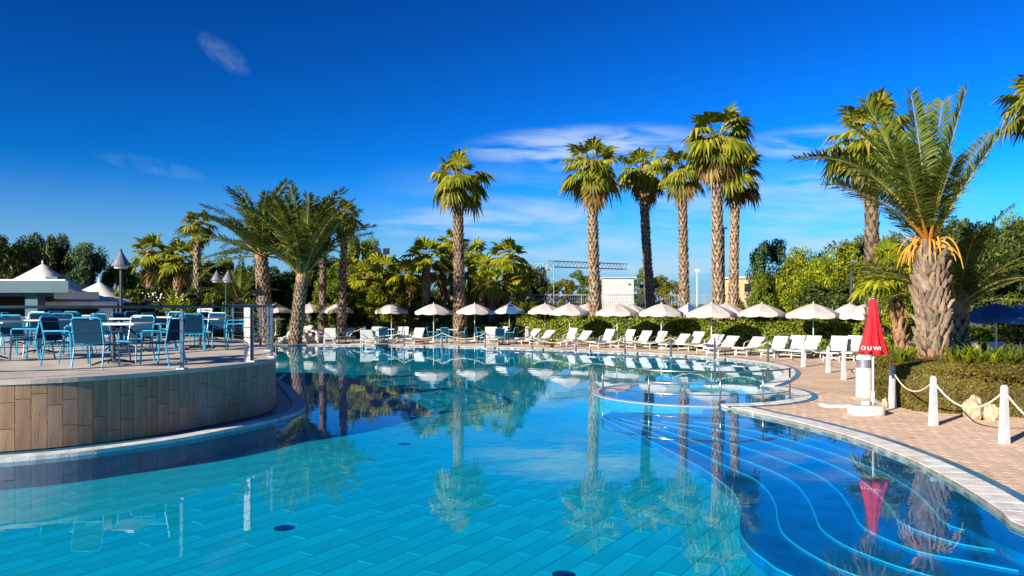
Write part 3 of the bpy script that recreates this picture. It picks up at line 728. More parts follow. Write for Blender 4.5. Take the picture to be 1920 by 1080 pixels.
PAR = [(517, 50, pW, 1), (580, 50, pW, 1), (632, 48, pW, 1), (697, 52, pA, .95), (734, 46, pW, .95), (813, 42, pW, 1), (890, 43, pW, 1), (955, 46, pA, .95), (1022, 44, pW, 1), (1068, 39.5, pW, 1.03), (1101, 43, pW, 1), (1157, 37, pW, 1.02),
       (1181, 42, pW, 1), (1240, 36, pW, 1.02), (1290, 42, pA, .9), (1334, 33, pW, 1.03), (1360, 36, pW, 1), (1428, 35, pW, 1.03), (1525, 31, pW, 1.03), (1593, 33, pW, .8), (1626, 29, pW, .95)]
for i, (px, D, pr, s) in enumerate(PAR):
    kind = 'blue and white' if pr is pA else 'ecru white'
    parasol(pr, px, D, random.uniform(0, .7), f'open {kind} parasol over the loungers, {ordn[i]} of the row counting from the terrace', s, 1.0)
parasol(pB, 1868, 23, .3, 'open blue parasol right of the thick palm trunk', 1.0, 1.0)
parasol(pB, 780, 54, .1, 'open blue parasol showing between two white ones before the fan palms', 1.0, 1.0)
parasol(pB, 843, 52, .2, 'open blue parasol showing just left of the slim tall palm trunk', 1.0, 1.0)
parasol(pB, 1912, 27, .2, 'open blue parasol at the right picture edge behind another', .9, .97)

# ------------------------------------------------------------------ closed red parasol, bin, bollards, ropes
rb = G(1623, 781, .05); rb.y += .25
red = thing('closed_parasol', (XD(1637, rb.y).x, rb.y, .052), 'closed red parasol with white lettering on a white block base', 'parasol')
s_ = rb.y / F
zt_ = EYE - (560 - HY) * s_ - .052; zb_ = EYE - (662 - HY) * s_ - .052
MB().tube([(0, 0, .1), (0, 0, zt_ + .05)], .024, 10).build('pole', M['white'], red, True)
MB().tube([(0, 0, .2), (0, 0, .45)], .036, 10).build('sleeve', M['white'], red, True)
MB().lathe([(.012, zt_), (.035, zt_ + .02), (.012, zt_ + .07)], 10).build('finial', M['dark'], red)
base = MB()
base.prism([Vector((-.31 + .06 * (i in (0, 7)), 0)) for i in range(0)] or [Vector((math.copysign(abs(math.cos(a)) ** .5, math.cos(a)) * .31, math.copysign(abs(math.sin(a)) ** .5, math.sin(a)) * .25)) for a in [2 * math.pi * k / 28 for k in range(28)]], 0, .19)
base.prism([Vector((math.cos(a) * .09, math.sin(a) * .09)) for a in [2 * math.pi * k / 16 for k in range(16)]], .18, .27)
bo = base.build('base_block', M['concrete'], red); bo.location = (-.14, 0, 0)
bv = bo.modifiers.new('edge', 'BEVEL'); bv.width = .02; bv.segments = 2; bv.limit_method = 'ANGLE'
hgt = zt_ - zb_
prof = [(.02, zt_), (.06, zt_ - .03), (.085, zt_ - .25 * hgt), (.125, zt_ - .5 * hgt), (.175, zt_ - .75 * hgt), (.22, zt_ - .93 * hgt), (.235, zb_ + .03), (.24, zb_)]
def foldf(a, i):
    k = min(1, i / 4); return 1 + k * (.20 * math.cos(8 * a + .12 * i + .5 * math.sin(2 * a)) * (1 + .4 * math.sin(3 * a + 1)) + .07 * math.sin(17 * a + .3 * i) - .04)
cm = MB().lathe([(r, z + .0) for r, z in prof], 112, fn=foldf)
for i in range(len(cm.v)):
    x, y, z = cm.v[i]
    if z < zb_ + .01: a = math.atan2(y, x); cm.v[i] = (x, y, z - .035 * math.sin(7 * a + 1.0))
cm.build('folded_canopy', M['red'], red, True)
def text_mesh(ch, size):
    c = bpy.data.curves.new('letter', 'FONT'); c.body = ch; c.size = size; c.extrude = .002; c.align_x = 'CENTER'
    o = bpy.data.objects.new('letter', c); col.objects.link(o)
    bpy.context.view_layer.update()
    me = bpy.data.meshes.new_from_object(o); bpy.data.objects.remove(o); return me
zl = EYE - (655 - HY) * s_ - .052
for ch, dpx, w in (('O', -11, .9), ('U', -3.5, .8), ('W', 7, .75), ('I', 14, .7)):
    me = text_mesh(ch, .105); me.materials.append(M['letter'])
    x = (dpx + 1636 - CX) * (rb.y - .27) / F - red.location.x
    rloc = .285; y = -math.sqrt(max(.01, rloc ** 2 - x * x))
    o = link('letter', me, red); o.location = (x, y, zl); o.rotation_euler = (R(78), 0, x / rloc * .8)

bp_ = G(1622, 745, .05)
bn = thing('litter_bin', (bp_.x - .02, bp_.y, .052), 'white cylindrical litter bin with grey band behind the red parasol', 'bin')
s2 = bp_.y / F; hb = (745 - 668) * s2
MB().lathe([(.17, 0), (.18, .02), (.18, hb * .72)], 24).build('body', M['white'], bn, False)
MB().lathe([(.165, hb * .72), (.165, hb * .92)], 24).build('band', M['lamp_glass'], bn)
MB().lathe([(.18, hb * .92), (.18, hb * .97), (.15, hb * 1.02), (.05, hb * 1.05)], 24).build('lid', M['white'], bn)
hp = G(1567, 762, .05)
ht = thing('access_hatch', (hp.x, hp.y, .05), 'flat white access hatch lying in the paving left of the parasol base', 'hatch')
MB().box((0, 0, .02), (.55, .38, .04)).build('frame', M['coping'], ht); MB().box((0, 0, .047), (.47, .30, .012)).build('lid', M['white'], ht)

def bollard(px, yb, yt, w, label, matl, grp, z=.05):
    p = G(px, yb, z); h = (yb - yt) * p.y / F
    t = thing('bollard', p, label, 'bollard', grp)
    MB().box((0, 0, h * .48), (w, w, h * .96), .2, taper=.62).build('shaft', matl, t)
    MB().box((0, 0, h * .98), (w * .62, w * .62, h * .04), .2, taper=.6).build('cap', matl, t)
    MB().lathe([(w * .36, h * .89), (w * .36, h * .91)], 10).build('rope_collar', M['rope'] if w > .1 else M['dark'], t)
    return p + Vector((0, 0, h * .90))
tops = {}
near = [(1673, 765, 686, 'white bollard at the left corner of the planter behind its rope'), (1750, 798, 705, 'white tapered bollard before the palm planter, the middle of three'), (1883, 832, 722, 'tallest white tapered bollard nearest the right picture edge'), (2110, 900, 762, 'white bollard beyond the right picture edge')]
mid_ = [(1506, 688, 638, 'grey-white post at the end of the loungers, fourth from the red parasol'), (1553, 699, 650, 'white post of the rope line between loungers and pool, third from the red parasol'), (1582, 712, 656, 'white post closest left of the red parasol')]
dk = [(998, 655, 629), (1080, 659, 630), (1172, 663, 629), (1258, 669, 629), (1340, 674, 633), (1440, 679, 637)]
for k, (px, yb, yt, lab) in enumerate(near): tops[px] = bollard(px, yb, yt, .115, lab, M['bollard'], 'white bollards of the rope fence')
for k, (px, yb, yt, lab) in enumerate(mid_): tops[px] = bollard(px, yb, yt, .11, lab, M['bollard'], 'white bollards of the rope fence')
for k, (px, yb, yt) in enumerate(dk): tops[px] = bollard(px, yb, yt, .075, f'slim dark post at the pool edge before the long lounger row, {ordn[k]} from the left', M['bollard_dark'], 'slim dark posts of the rope fence')
tops[988] = bollard(988, 640, 612, .22, 'thick white post beside the first lounger of the long row', M['bollard'], 'white bollards of the rope fence')
for k, (px, yb, yt) in enumerate(((607, 637, 613), (680, 638, 613), (758, 650, 620), (829, 651, 621), (910, 652, 622))):
    tops[px] = bollard(px, yb, yt, .075, f'slim post of the rope fence on the far pool edge, {ordn[k]} from the white rocks', M['bollard_dark'], 'slim dark posts of the rope fence')
def rope(a, b, sag, r, label):
    pts = [a + (b - a) * (i / 20) - Vector((0, 0, sag * 4 * (i / 20) * (1 - i / 20))) for i in range(21)]
    o = MB().tube(pts, r, 6).mesh('rope', M['rope'], True)
    c = link('rope', o); tag(c, label, 'rope', 'sagging ropes between the bollards')
rope(tops[1673], tops[1750], .30, .016, 'cream rope sagging between the planter corner bollard and the middle one')
rope(tops[1750], tops[1883], .36, .016, 'cream rope sagging past the limestone rock between two white bollards')
rope(tops[1883], tops[2110], .45, .016, 'cream rope running out of the picture at the right edge')
rope(tops[1506], tops[1553], .2, .014, 'rope between the two posts near the loungers by the parasol')
rope(tops[1553], tops[1582], .25, .014, 'rope between the two white posts closest to the red parasol')
seq = [607, 680, 758, 829, 910, 988]
for k in range(5): rope(tops[seq[k]], tops[seq[k + 1]], .28, .016, f'pale rope along the far pool edge, {ordn[k]} span from the white rocks')
rope(Vector((tops[607].x - 1.3, tops[607].y - .2, .45)), tops[607], .03, .016, 'taut rope end rising from the white rocks')
seq = [988, 998, 1080, 1172, 1258, 1340, 1440, 1506]
for k in range(7): rope(tops[seq[k]], tops[seq[k + 1]], .26, .014, f'pale rope before the long lounger row, {ordn[k]} span from the thick white post')

# ------------------------------------------------------------------ pavers of the near deck
pav = []
pr = R(24); pu = Vector((math.cos(pr), math.sin(pr))); pv = Vector((-math.sin(pr), math.cos(pr)))
BW, BH = .26, .13
for j in range(-60, 200):
    for i in range(-60, 120):
        c = pu * (i * BW + (BW / 2 if j % 2 else 0)) + pv * (j * BH)
        if not (4.5 < c.x < 13 and 7 < c.y < 17.5): continue
        if not in_view((c.x, c.y, .05), 10): continue
        if c.x < 6 and inside(c.x, c.y): continue
        if dist_pool(c.x, c.y) < .56 or inside(c.x, c.y): continue
        pav.append((c.y, c))
pav.sort(key=lambda t: t[0])
pm_ = MB().box((0, 0, 0), (BW - .007, BH - .007, .02)).mesh('paver', M['paver']); rest = MB()
for k, (_, c) in enumerate(pav):
    z = .0425 + random.uniform(-.001, .0015)
    if k < 300: o = link('paver', pm_, paving, (c.x, c.y, z), pr); o.rotation_euler = (random.uniform(-.003, .003), random.uniform(-.003, .003), pr)
    else: rest.box((c.x, c.y, z), (BW - .007, BH - .007, .02), pr)
tag(rest.build('paver_field', M['paver_mass'], paving), kind='stuff')

# ------------------------------------------------------------------ foliage
def leaf_mesh(name, P, Nn, size, aspect, matl, seed):
    r = np.random.default_rng(seed); n = len(P)
    P = np.asarray(P, float); Nn = np.asarray(Nn, float) + r.normal(0, .55, (n, 3)); Nn /= np.linalg.norm(Nn, axis=1)[:, None] + 1e-9
    t = np.cross(Nn, r.normal(0, 1, (n, 3))); t /= np.linalg.norm(t, axis=1)[:, None] + 1e-9; b = np.cross(Nn, t)
    s = (size * r.uniform(.6, 1.3, n))[:, None]
    V = np.stack([P - t * s * .5, P + b * s * aspect * .5, P + t * s * .5 + Nn * s * -.12, P - b * s * aspect * .5], 1).reshape(-1, 3)
    me = bpy.data.meshes.new(name); me.vertices.add(4 * n); me.vertices.foreach_set('co', V.ravel().astype(np.float32))
    me.loops.add(4 * n); me.loops.foreach_set('vertex_index', np.arange(4 * n, dtype=np.int32))
    me.polygons.add(n); me.polygons.foreach_set('loop_start', np.arange(0, 4 * n, 4, dtype=np.int32)); me.polygons.foreach_set('loop_total', np.full(n, 4, np.int32))
    me.materials.append(matl); me.update(calc_edges=True); me.validate(); return me
def crown_points(seed, rx, rz, n_cl, n_leaf, rc, shape='round', zbase=0.0):
    r = np.random.default_rng(seed); P, Nn = [], []
    for k in range(n_cl):
        d = r.normal(0, 1, 3); d /= np.linalg.norm(d); q = r.uniform(.35, 1) ** .5
        c = d * q * np.array([rx, rx, rz]) * r.uniform(.75, 1.05)
        if shape == 'cone': k2 = max(.12, 1 - (c[2] + rz) / (2.05 * rz)); c[0] *= k2 * 1.25; c[1] *= k2 * 1.25
        m = int(n_leaf / n_cl); rr_ = rc * r.uniform(.6, 1.25)
        u = r.normal(0, 1, (m, 3)); u /= np.linalg.norm(u, axis=1)[:, None]
        w = u * (r.uniform(.25, 1, m) ** .5)[:, None] * rr_ * np.array([1, 1, .8])
        P.append(c + w + np.array([0, 0, zbase])); Nn.append(u * .7 + np.array([0, 0, .5]))
    return np.concatenate(P), np.concatenate(Nn)
def tree_kit(name, seed, rx, rz, trunk, n_cl, n_leaf, rc, size, matl, shape='round'):
    P, Nn = crown_points(seed, rx, rz, n_cl, n_leaf, rc, shape, trunk + rz)
    cr = leaf_mesh(name + '_crown', P, Nn, size, .5, matl, seed)
    r = random.Random(seed); t = MB(); t.tube([(0, 0, 0), (.06, .03, trunk * .6), (0, 0, trunk + rz * .9)], [.2, .16, .06], 8)
    for k in range(6):
        a = k * 1.05 + r.random(); h = trunk * r.uniform(.6, 1.1); q = r.uniform(.5, .8)
        t.tube([(0, 0, h), (math.cos(a) * rx * .35, math.sin(a) * rx * .35, h + rz * .45), (math.cos(a) * rx * q, math.sin(a) * rx * q, h + rz * r.uniform(.7, 1.2))], [.09, .06, .02], 5)
    return cr, t.mesh(name + '_trunk', M['wood']), rx, trunk + 2 * rz
KIT = {
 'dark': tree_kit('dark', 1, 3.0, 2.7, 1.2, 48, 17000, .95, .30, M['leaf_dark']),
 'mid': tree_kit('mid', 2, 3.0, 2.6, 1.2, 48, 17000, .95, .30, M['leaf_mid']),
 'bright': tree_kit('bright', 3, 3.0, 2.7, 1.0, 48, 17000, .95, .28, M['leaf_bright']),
 'blue': tree_kit('blue', 4, 2.6, 3.0, 1.2, 44, 12000, .85, .26, M['leaf_blue']),
 'autumn': tree_kit('autumn', 5, 1.5, 3.0, 1.0, 34, 7000, .6, .22, M['leaf_autumn']),
 'poplar': tree_kit('poplar', 6, 1.5, 3.2, 1.0, 34, 7000, .6, .22, M['leaf_mid']),
}
def tree(name, kit, px, hw, ytop, D, label, group, cat='tree', z0=0.0, rzs=None):
    cr, tk, rx, hh = KIT[kit]
    r = hw * D / F; top = EYE - (ytop - HY) * D / F - z0
    t = thing(name, XD(px, D, z0), label, cat, group, random.uniform(0, 6.28))
    t.scale = (r / (rx * 1.1), r / (rx * 1.1), top / (hh * 1.04))
    link('trunk', tk, t); link('crown', cr, t)
    return t
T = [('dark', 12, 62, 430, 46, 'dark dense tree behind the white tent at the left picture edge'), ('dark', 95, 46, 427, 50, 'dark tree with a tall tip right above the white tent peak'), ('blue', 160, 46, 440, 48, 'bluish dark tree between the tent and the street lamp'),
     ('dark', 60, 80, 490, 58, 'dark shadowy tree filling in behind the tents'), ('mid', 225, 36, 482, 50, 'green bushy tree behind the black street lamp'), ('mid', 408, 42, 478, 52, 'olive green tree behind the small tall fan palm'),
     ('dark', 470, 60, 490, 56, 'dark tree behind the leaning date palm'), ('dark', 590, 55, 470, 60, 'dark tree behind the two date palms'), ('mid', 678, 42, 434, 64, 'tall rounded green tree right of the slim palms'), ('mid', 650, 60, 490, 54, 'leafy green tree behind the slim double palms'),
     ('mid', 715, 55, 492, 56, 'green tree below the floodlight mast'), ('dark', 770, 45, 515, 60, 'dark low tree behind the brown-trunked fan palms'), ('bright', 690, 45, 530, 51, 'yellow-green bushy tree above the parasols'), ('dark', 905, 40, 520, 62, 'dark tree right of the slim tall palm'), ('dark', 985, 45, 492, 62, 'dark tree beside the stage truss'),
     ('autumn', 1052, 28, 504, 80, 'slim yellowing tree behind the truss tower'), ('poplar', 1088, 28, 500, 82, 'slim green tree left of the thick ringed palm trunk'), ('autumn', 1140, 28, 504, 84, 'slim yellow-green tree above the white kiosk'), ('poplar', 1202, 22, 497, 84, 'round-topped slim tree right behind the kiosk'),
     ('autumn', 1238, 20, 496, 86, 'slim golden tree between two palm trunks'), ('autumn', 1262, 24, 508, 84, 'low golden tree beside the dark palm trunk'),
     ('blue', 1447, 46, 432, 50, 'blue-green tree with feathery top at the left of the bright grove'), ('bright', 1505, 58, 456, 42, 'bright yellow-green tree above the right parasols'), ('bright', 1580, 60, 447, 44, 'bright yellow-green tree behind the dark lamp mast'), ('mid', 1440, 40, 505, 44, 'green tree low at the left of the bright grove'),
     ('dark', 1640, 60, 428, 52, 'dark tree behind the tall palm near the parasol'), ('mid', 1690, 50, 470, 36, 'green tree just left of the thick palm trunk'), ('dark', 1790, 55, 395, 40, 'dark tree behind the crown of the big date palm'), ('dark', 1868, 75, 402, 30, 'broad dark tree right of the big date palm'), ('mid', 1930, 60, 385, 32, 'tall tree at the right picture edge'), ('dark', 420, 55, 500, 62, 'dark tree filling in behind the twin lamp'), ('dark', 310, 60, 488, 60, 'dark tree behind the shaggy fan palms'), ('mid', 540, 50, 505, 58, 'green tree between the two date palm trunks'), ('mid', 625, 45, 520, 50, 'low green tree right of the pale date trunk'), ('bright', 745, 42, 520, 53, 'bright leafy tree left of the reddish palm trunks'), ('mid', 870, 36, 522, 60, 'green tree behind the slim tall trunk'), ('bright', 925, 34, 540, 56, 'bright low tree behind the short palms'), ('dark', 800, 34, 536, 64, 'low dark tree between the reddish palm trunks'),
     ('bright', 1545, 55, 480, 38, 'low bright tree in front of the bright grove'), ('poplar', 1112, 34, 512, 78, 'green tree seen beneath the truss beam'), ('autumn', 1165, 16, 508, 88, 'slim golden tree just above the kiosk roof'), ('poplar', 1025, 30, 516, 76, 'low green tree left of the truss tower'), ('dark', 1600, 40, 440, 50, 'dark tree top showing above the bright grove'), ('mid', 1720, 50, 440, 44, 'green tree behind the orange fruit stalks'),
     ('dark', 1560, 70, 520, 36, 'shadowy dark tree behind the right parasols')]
for kit, px, hw, yt, D, lab in T:
    nm_ = {'dark': 'evergreen_tree', 'mid': 'leafy_tree', 'bright': 'acacia_tree', 'blue': 'casuarina_tree', 'autumn': 'slender_tree', 'poplar': 'slender_tree'}[kit]
    tree(nm_, kit, px, hw, yt, D, lab, 'trees behind the pool')
# shrubs
def shrub_kit(name, seed, matl):
    P, Nn = crown_points(seed, 1.0, .75, 16, 3200, .42, 'round', .8)
    return leaf_mesh(name, P, Nn, .2, .45, matl, seed)
SK = {'bright': shrub_kit('shrub_bright', 21, M['leaf_bright']), 'mid': shrub_kit('shrub_mid', 22, M['leaf_mid']), 'dark': shrub_kit('shrub_dark', 23, M['leaf_dark'])}
stem_me = MB()
for k in range(5): stem_me.tube([(0, 0, 0), (math.cos(k * 1.3) * .3, math.sin(k * 1.3) * .3, .9)], [.03, .01], 5)
stem_me = stem_me.mesh('stem', M['wood'])
def shrub(kit, px, hw, yt, D, label):
    r = hw * D / F; top = EYE - (yt - HY) * D / F
    t = thing('shrub', XD(px, D, 0), label, 'shrub', 'shrubs behind the loungers', random.uniform(0, 6)); t.scale = (r / 1.3, r / 1.3, top / 1.75)
    link('stem', stem_me, t); link('foliage', SK[kit], t); return t
S = [(232, 40, 520, 38, 'mid', 'green shrub under the street lamp'), (285, 45, 515, 40, 'dark', 'dark oleander shrub with white blossoms right of the street lamp'), (350, 45, 528, 42, 'dark', 'dark shrub behind the spiky yucca'), (405, 35, 530, 42, 'mid', 'green shrub under the twin lamp'),
     (455, 40, 545, 46, 'mid', 'green shrub at the foot of the leaning palm'), (610, 40, 555, 52, 'mid', 'green shrub left of the slim palm trunk'), (660, 42, 548, 51, 'bright', 'bright shrub behind the gap between parasols'), (708, 36, 552, 50, 'bright', 'yellow-green shrub above the blue and white parasol'), (752, 36, 550, 50, 'bright', 'bright shrub above the blue parasol'),
     (795, 34, 553, 50, 'mid', 'green shrub at the brown palm trunk'), (838, 30, 553, 50, 'mid', 'green shrub left of the slim tall palm trunk'), (885, 30, 548, 50, 'bright', 'bright shrub right of the slim tall palm trunk'), (925, 34, 535, 52, 'bright', 'tall bright shrub before the dark tree'),
     (985, 34, 560, 50, 'mid', 'green shrub left of the broad-leaved plants'), (1165, 30, 572, 52, 'dark', 'dark shrub below the kiosk'), (1210, 30, 568, 50, 'mid', 'green shrub right of the kiosk'), (1262, 40, 566, 50, 'dark', 'dark shrub between two ringed trunks'), (1310, 36, 562, 48, 'mid', 'olive shrub before the wire fence'), (1388, 34, 558, 48, 'bright', 'yellow-green shrub at the right end of the fence'),
     (1430, 40, 575, 42, 'dark', 'dark shrub behind the right parasols'), (1660, 45, 560, 28, 'bright', 'leafy shrub right of the red parasol'), (1690, 40, 600, 24, 'bright', 'low yellow-green shrub at the thick trunk')]
for px, hw, yt, D, kit, lab in S: shrub(kit, px, hw, yt, D, lab)
bl = MB(); o_ = XD(300, 38.6, 0)
for k in range(46):
    x, z = random.uniform(-1.6, 1.4), random.uniform(2.25, 2.75); c = Vector((x, random.uniform(-.2, .2), z))
    bl.lathe([(.01, 0), (.05, .03), (.02, .07)], 5, c)
ob = thing('oleander', o_, 'white oleander blossoms on dark foliage right of the street lamp', 'shrub')
bl.build('blossom', M['blossom'], ob); link('foliage', SK['dark'], ob).scale = (1.3, .6, 1.5); link('stem', stem_me, ob)

# hedges
def hedge(path, h, w, n, size, matl, core, label, name='hedge', wob=.12):
    pts = resample(crom(path, .4), .5) if len(path) > 2 else resample([Vector(path[0]), Vector(path[1])], .5)
    t = thing(name, (pts[0].x, pts[0].y, 0), label, 'hedge'); o0 = Vector((pts[0].x, pts[0].y, 0))
    cm_ = MB(); a_, b_ = offset(pts, -w / 2 + .1), offset(pts, w / 2 - .1)
    for i in range(len(pts) - 1):
        A, B, C, Dd = [Vector((q.x, q.y, 0)) - o0 for q in (a_[i], b_[i], b_[i + 1], a_[i + 1])]
        U = Vector((0, 0, h - .1)); cm_.add([A, B, C, Dd, A + U, B + U, C + U, Dd + U], [(0, 1, 5, 4), (2, 3, 7, 6), (4, 5, 6, 7), (1, 2, 6, 5), (3, 0, 4, 7)])
    cm_.build('stem_core', core, t)
    r = np.random.default_rng(int(n)); P, Nn = [], []
    tot = len(pts) - 1
    for k in range(int(n)):
        s = r.uniform(0, tot); i = int(s); p = pts[i] + (pts[i + 1] - pts[i]) * (s - i); tg = (pts[i + 1] - pts[i]).normalized(); sd_ = Vector((tg.y, -tg.x))
        bump_ = 1 + wob * math.sin(s * 1.7) * math.sin(s * .63 + 1)
        f = r.uniform(0, 2 * h + w)
        if f < h: q = p + sd_ * w / 2; z = f; nn = (sd_.x, sd_.y, .2)
        elif f < h + w: q = p + sd_ * (w / 2 - (f - h)); z = h; nn = (0, 0, 1)
        else: q = p - sd_ * w / 2; z = f - h - w; nn = (-sd_.x, -sd_.y, .2)
        P.append((q.x - o0.x + r.normal(0, .06), q.y - o0.y + r.normal(0, .06), z * bump_ + r.normal(0, .05))); Nn.append(nn)
    link('foliage', leaf_mesh('hedge_leaves', P, Nn, size, .55, matl, int(n)), t)
hedge([(0.7, 46.0), (8.2, 38.3), (15.5, 30.5)], 1.35, 1.0, 26000, .15, M['hedge_leaf'], M['hedge_core'], 'clipped green hedge behind the long row of white loungers')
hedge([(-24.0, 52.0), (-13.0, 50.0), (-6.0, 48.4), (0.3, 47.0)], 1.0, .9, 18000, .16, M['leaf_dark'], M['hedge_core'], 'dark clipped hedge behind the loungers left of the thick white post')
hedge([(15.0, 27.5), (18.0, 26.6), (24.0, 26.0)], 1.3, 1.0, 9000, .16, M['leaf_mid'], M['hedge_core'], 'shaded hedge behind the loungers right of the thick palm')

# ------------------------------------------------------------------ palms
def fan_frond(elev, seed, L=1.0, B=1.05, droop=.55, nseg=17):
    r = random.Random(seed); m = MB(); e = R(elev)
    p0, p1 = Vector((.08, 0, 0)), Vector((math.cos(e) * L, 0, math.sin(e) * L)); p1.z -= .12 * L * math.cos(e)
    pm = (p0 + p1) / 2 + Vector((0, 0, .10 * math.cos(e)))
    m.tube([p0, pm, p1], [.035, .025, .018], 4, 0)
    d = (p1 - pm).normalized(); d = (d + Vector((0, 0, -.25))).normalized(); s = Vector((0, 1, 0)); nrm = s.cross(d) * -1
    if nrm.z < 0: nrm = -nrm
    for k in range(nseg):
        a = R(-105 + 210 * k / (nseg - 1)); q = d * math.cos(a) + s * math.sin(a) - nrm * .10 * abs(math.sin(a))
        side = (s * math.cos(a) - d * math.sin(a)); ln = B * (1 - .28 * abs(a) / 1.8) * r.uniform(.88, 1.08); w = .046 * B
        mid = p1 + q * ln * .55 + Vector((0, 0, -.05 * droop)); tip = p1 + q * ln * .92 + Vector((0, 0, -droop * ln * r.uniform(.35, .75)))
        al = nrm * (.025 if k % 2 else -.025)
        m.add([p1, mid - side * w * 1.5 + al, mid + side * w * 1.5 - al, tip], [(0, 1, 2), (1, 3, 2)], 1)
    return m
FE = [85, 68, 50, 32, 14, -8, -30, -55]
FAN = {}
for e in FE:
    FAN[e] = [fan_frond(e, e + 100 * k, droop=.35 + (.3 if e < 40 else 0) + .2 * k).mesh('fan_frond', [M['rachis'], M['fan'] if e > -40 else M['fan_dry']]) for k in range(2)]
FANB = {e: [fan_frond(e, e + 300 * k, droop=.3 + .25 * k).mesh('bright_fan_frond', [M['rachis'], M['fan_bright']]) for k in range(2)] for e in FE}
FAN_DRY = [fan_frond(e, e, droop=.7).mesh('dry_fan_frond', [M['boot'], M['fan_dry']]) for e in (-45, -65, -78)]
def trunk_mesh(path, rads, step, bh, bw, out, mats, up=.9, n=12, seed=1):
    r = random.Random(seed); m = MB(); m.tube(path, rads, n, 0)
    cum = [0]
    for a, b in zip(path, path[1:]): cum.append(cum[-1] + (Vector(b) - Vector(a)).length)
    tot = cum[-1]; row = 0; z = 0.0
    while z < tot:
        i = max(k for k in range(len(cum)) if cum[k] <= z); i = min(i, len(path) - 2)
        f = (z - cum[i]) / (cum[i + 1] - cum[i]); c = Vector(path[i]) * (1 - f) + Vector(path[i + 1]) * f
        rad = rads[i] * (1 - f) + rads[i + 1] * f; k = max(6, int(2 * math.pi * rad / bw))
        for j in range(k):
            a = 2 * math.pi * (j + (row % 2) * .5) / k + r.uniform(-.06, .06); u = Vector((math.cos(a), math.sin(a), 0)); s = Vector((-math.sin(a), math.cos(a), 0))
            hh, oo = bh * r.uniform(.75, 1.25), out * r.uniform(.6, 1.3); b = c + u * rad * .96 + Vector((0, 0, r.uniform(-.2, .2) * step))
            tip = b + u * oo + Vector((0, 0, hh * up)) + s * r.uniform(-.25, .25) * bw; w = bw * .46
            bot = b - Vector((0, 0, hh * .35))
            m.add([b - s * w, bot + u * .01, b + s * w, tip - s * w * .35, tip + s * w * .35, b + Vector((0, 0, hh * .5))],
                  [(0, 1, 3), (1, 4, 3), (1, 2, 4), (3, 4, 5), (0, 3, 5), (2, 5, 4)], 1)
        row += 1; z += step
    return m.mesh('trunk', mats)
def fan_palm(base, top, rad, crown_r, label, grp, seed, nf=30, dry=5, bend=0.0, boots=('boot',), low=-35):
    """slender fan palm: crown of folded fans on a trunk set with old leaf bases"""
    r = random.Random(seed); t = thing('fan_palm', base, label, 'palm tree', grp)
    d = top - base; K = 7; path = []
    for i in range(K + 1):
        f = i / K; path.append(Vector((d.x * f + bend * math.sin(math.pi * f), d.y * f, d.z * f)))
    rads = [rad * (1.28 - .28 * min(1, i * 2.5 / K)) * (1 - .18 * i / K) for i in range(K + 1)]
    link('trunk', trunk_mesh(path, rads, .24, .26, .19, .085, [M['bark'], M[boots[0]]], seed=seed), t)
    hub = MB().lathe([(rad * .9, -.3), (rad * 1.25, 0), (rad * .8, .25), (.05, .45)], 10).build('crown_shaft', M['boot_red'], t); hub.location = d
    sc_ = crown_r / 1.58
    for k in range(nf):
        e = 80 - (80 - low) * ((k + .5) / nf) ** .75 + r.uniform(-8, 8); ee = min(FE, key=lambda q: abs(q - e))
        o = link('frond', r.choice((FANB if 'boot_red' in boots else FAN)[ee]), t, d + Vector((0, 0, .1))); s = sc_ * r.uniform(.78, 1.15); o.scale = (s, s, s)
        o.rotation_euler = (r.uniform(-.3, .3), r.uniform(-.22, .22), k * 2.39996 + r.uniform(-.3, .3))
    for k in range(dry):
        o = link('dry_frond', r.choice(FAN_DRY), t, d - Vector((0, 0, .15)), k * 2.4 + r.random()); s = sc_ * r.uniform(.7, 1); o.scale = (s, s, s)
    return t
def fp(pxb, pxt, yt, ycr, D, wpx, rpx, label, seed, grp='slender fan palms', bend=0.0, nf=30, dry=6, boots=('boot',), low=-35):
    base = XD(pxb, D, 0); top = Q(pxt, ycr, D)
    fp_r = wpx * D / F / 2
    return fan_palm(base, top, fp_r, rpx * D / F, label, grp, seed, nf, dry, bend, boots, low)
fp(863, 858, 365, 338, 45, 20, 57, 'slim tall fan palm standing alone left of the truss', 31)
fp(1117, 1109, 345, 318, 42, 20, 60, 'tall fan palm with thick ringed trunk just left of the white kiosk', 32)
fp(1226, 1206, 350, 325, 46, 17, 50, 'fan palm with a curved leaning trunk right of the kiosk', 33, bend=-.1)
fp(1284, 1279, 355, 322, 45, 17, 48, 'fan palm with dark trunk in the middle of the tall palm group', 34)
fp(1348, 1343, 300, 268, 38, 21, 68, 'tallest fan palm in the group, its crown highest', 35, nf=34)
fp(1374, 1379, 360, 330, 46, 17, 52, 'fan palm close right behind the tallest one', 36)
fp(1638, 1632, 340, 270, 25, 24, 82, 'tall fan palm rising straight behind the red parasol', 37, nf=34)
fp(372, 369, 440, 427, 46, 13, 33, 'small tall fan palm above the terrace railing left of the date palms', 38, nf=26)
fp(641, 645, 425, 408, 46, 13, 36, 'slim fan palm right of the date palms', 39, nf=28)
fp(605, 606, 430, 418, 48, 12, 32, 'slim fan palm half hidden behind the right date palm', 40, nf=26)
fp(1960, 1958, 225, 205, 22, 22, 72, 'fan palm whose crown tips reach in at the right picture edge', 41)
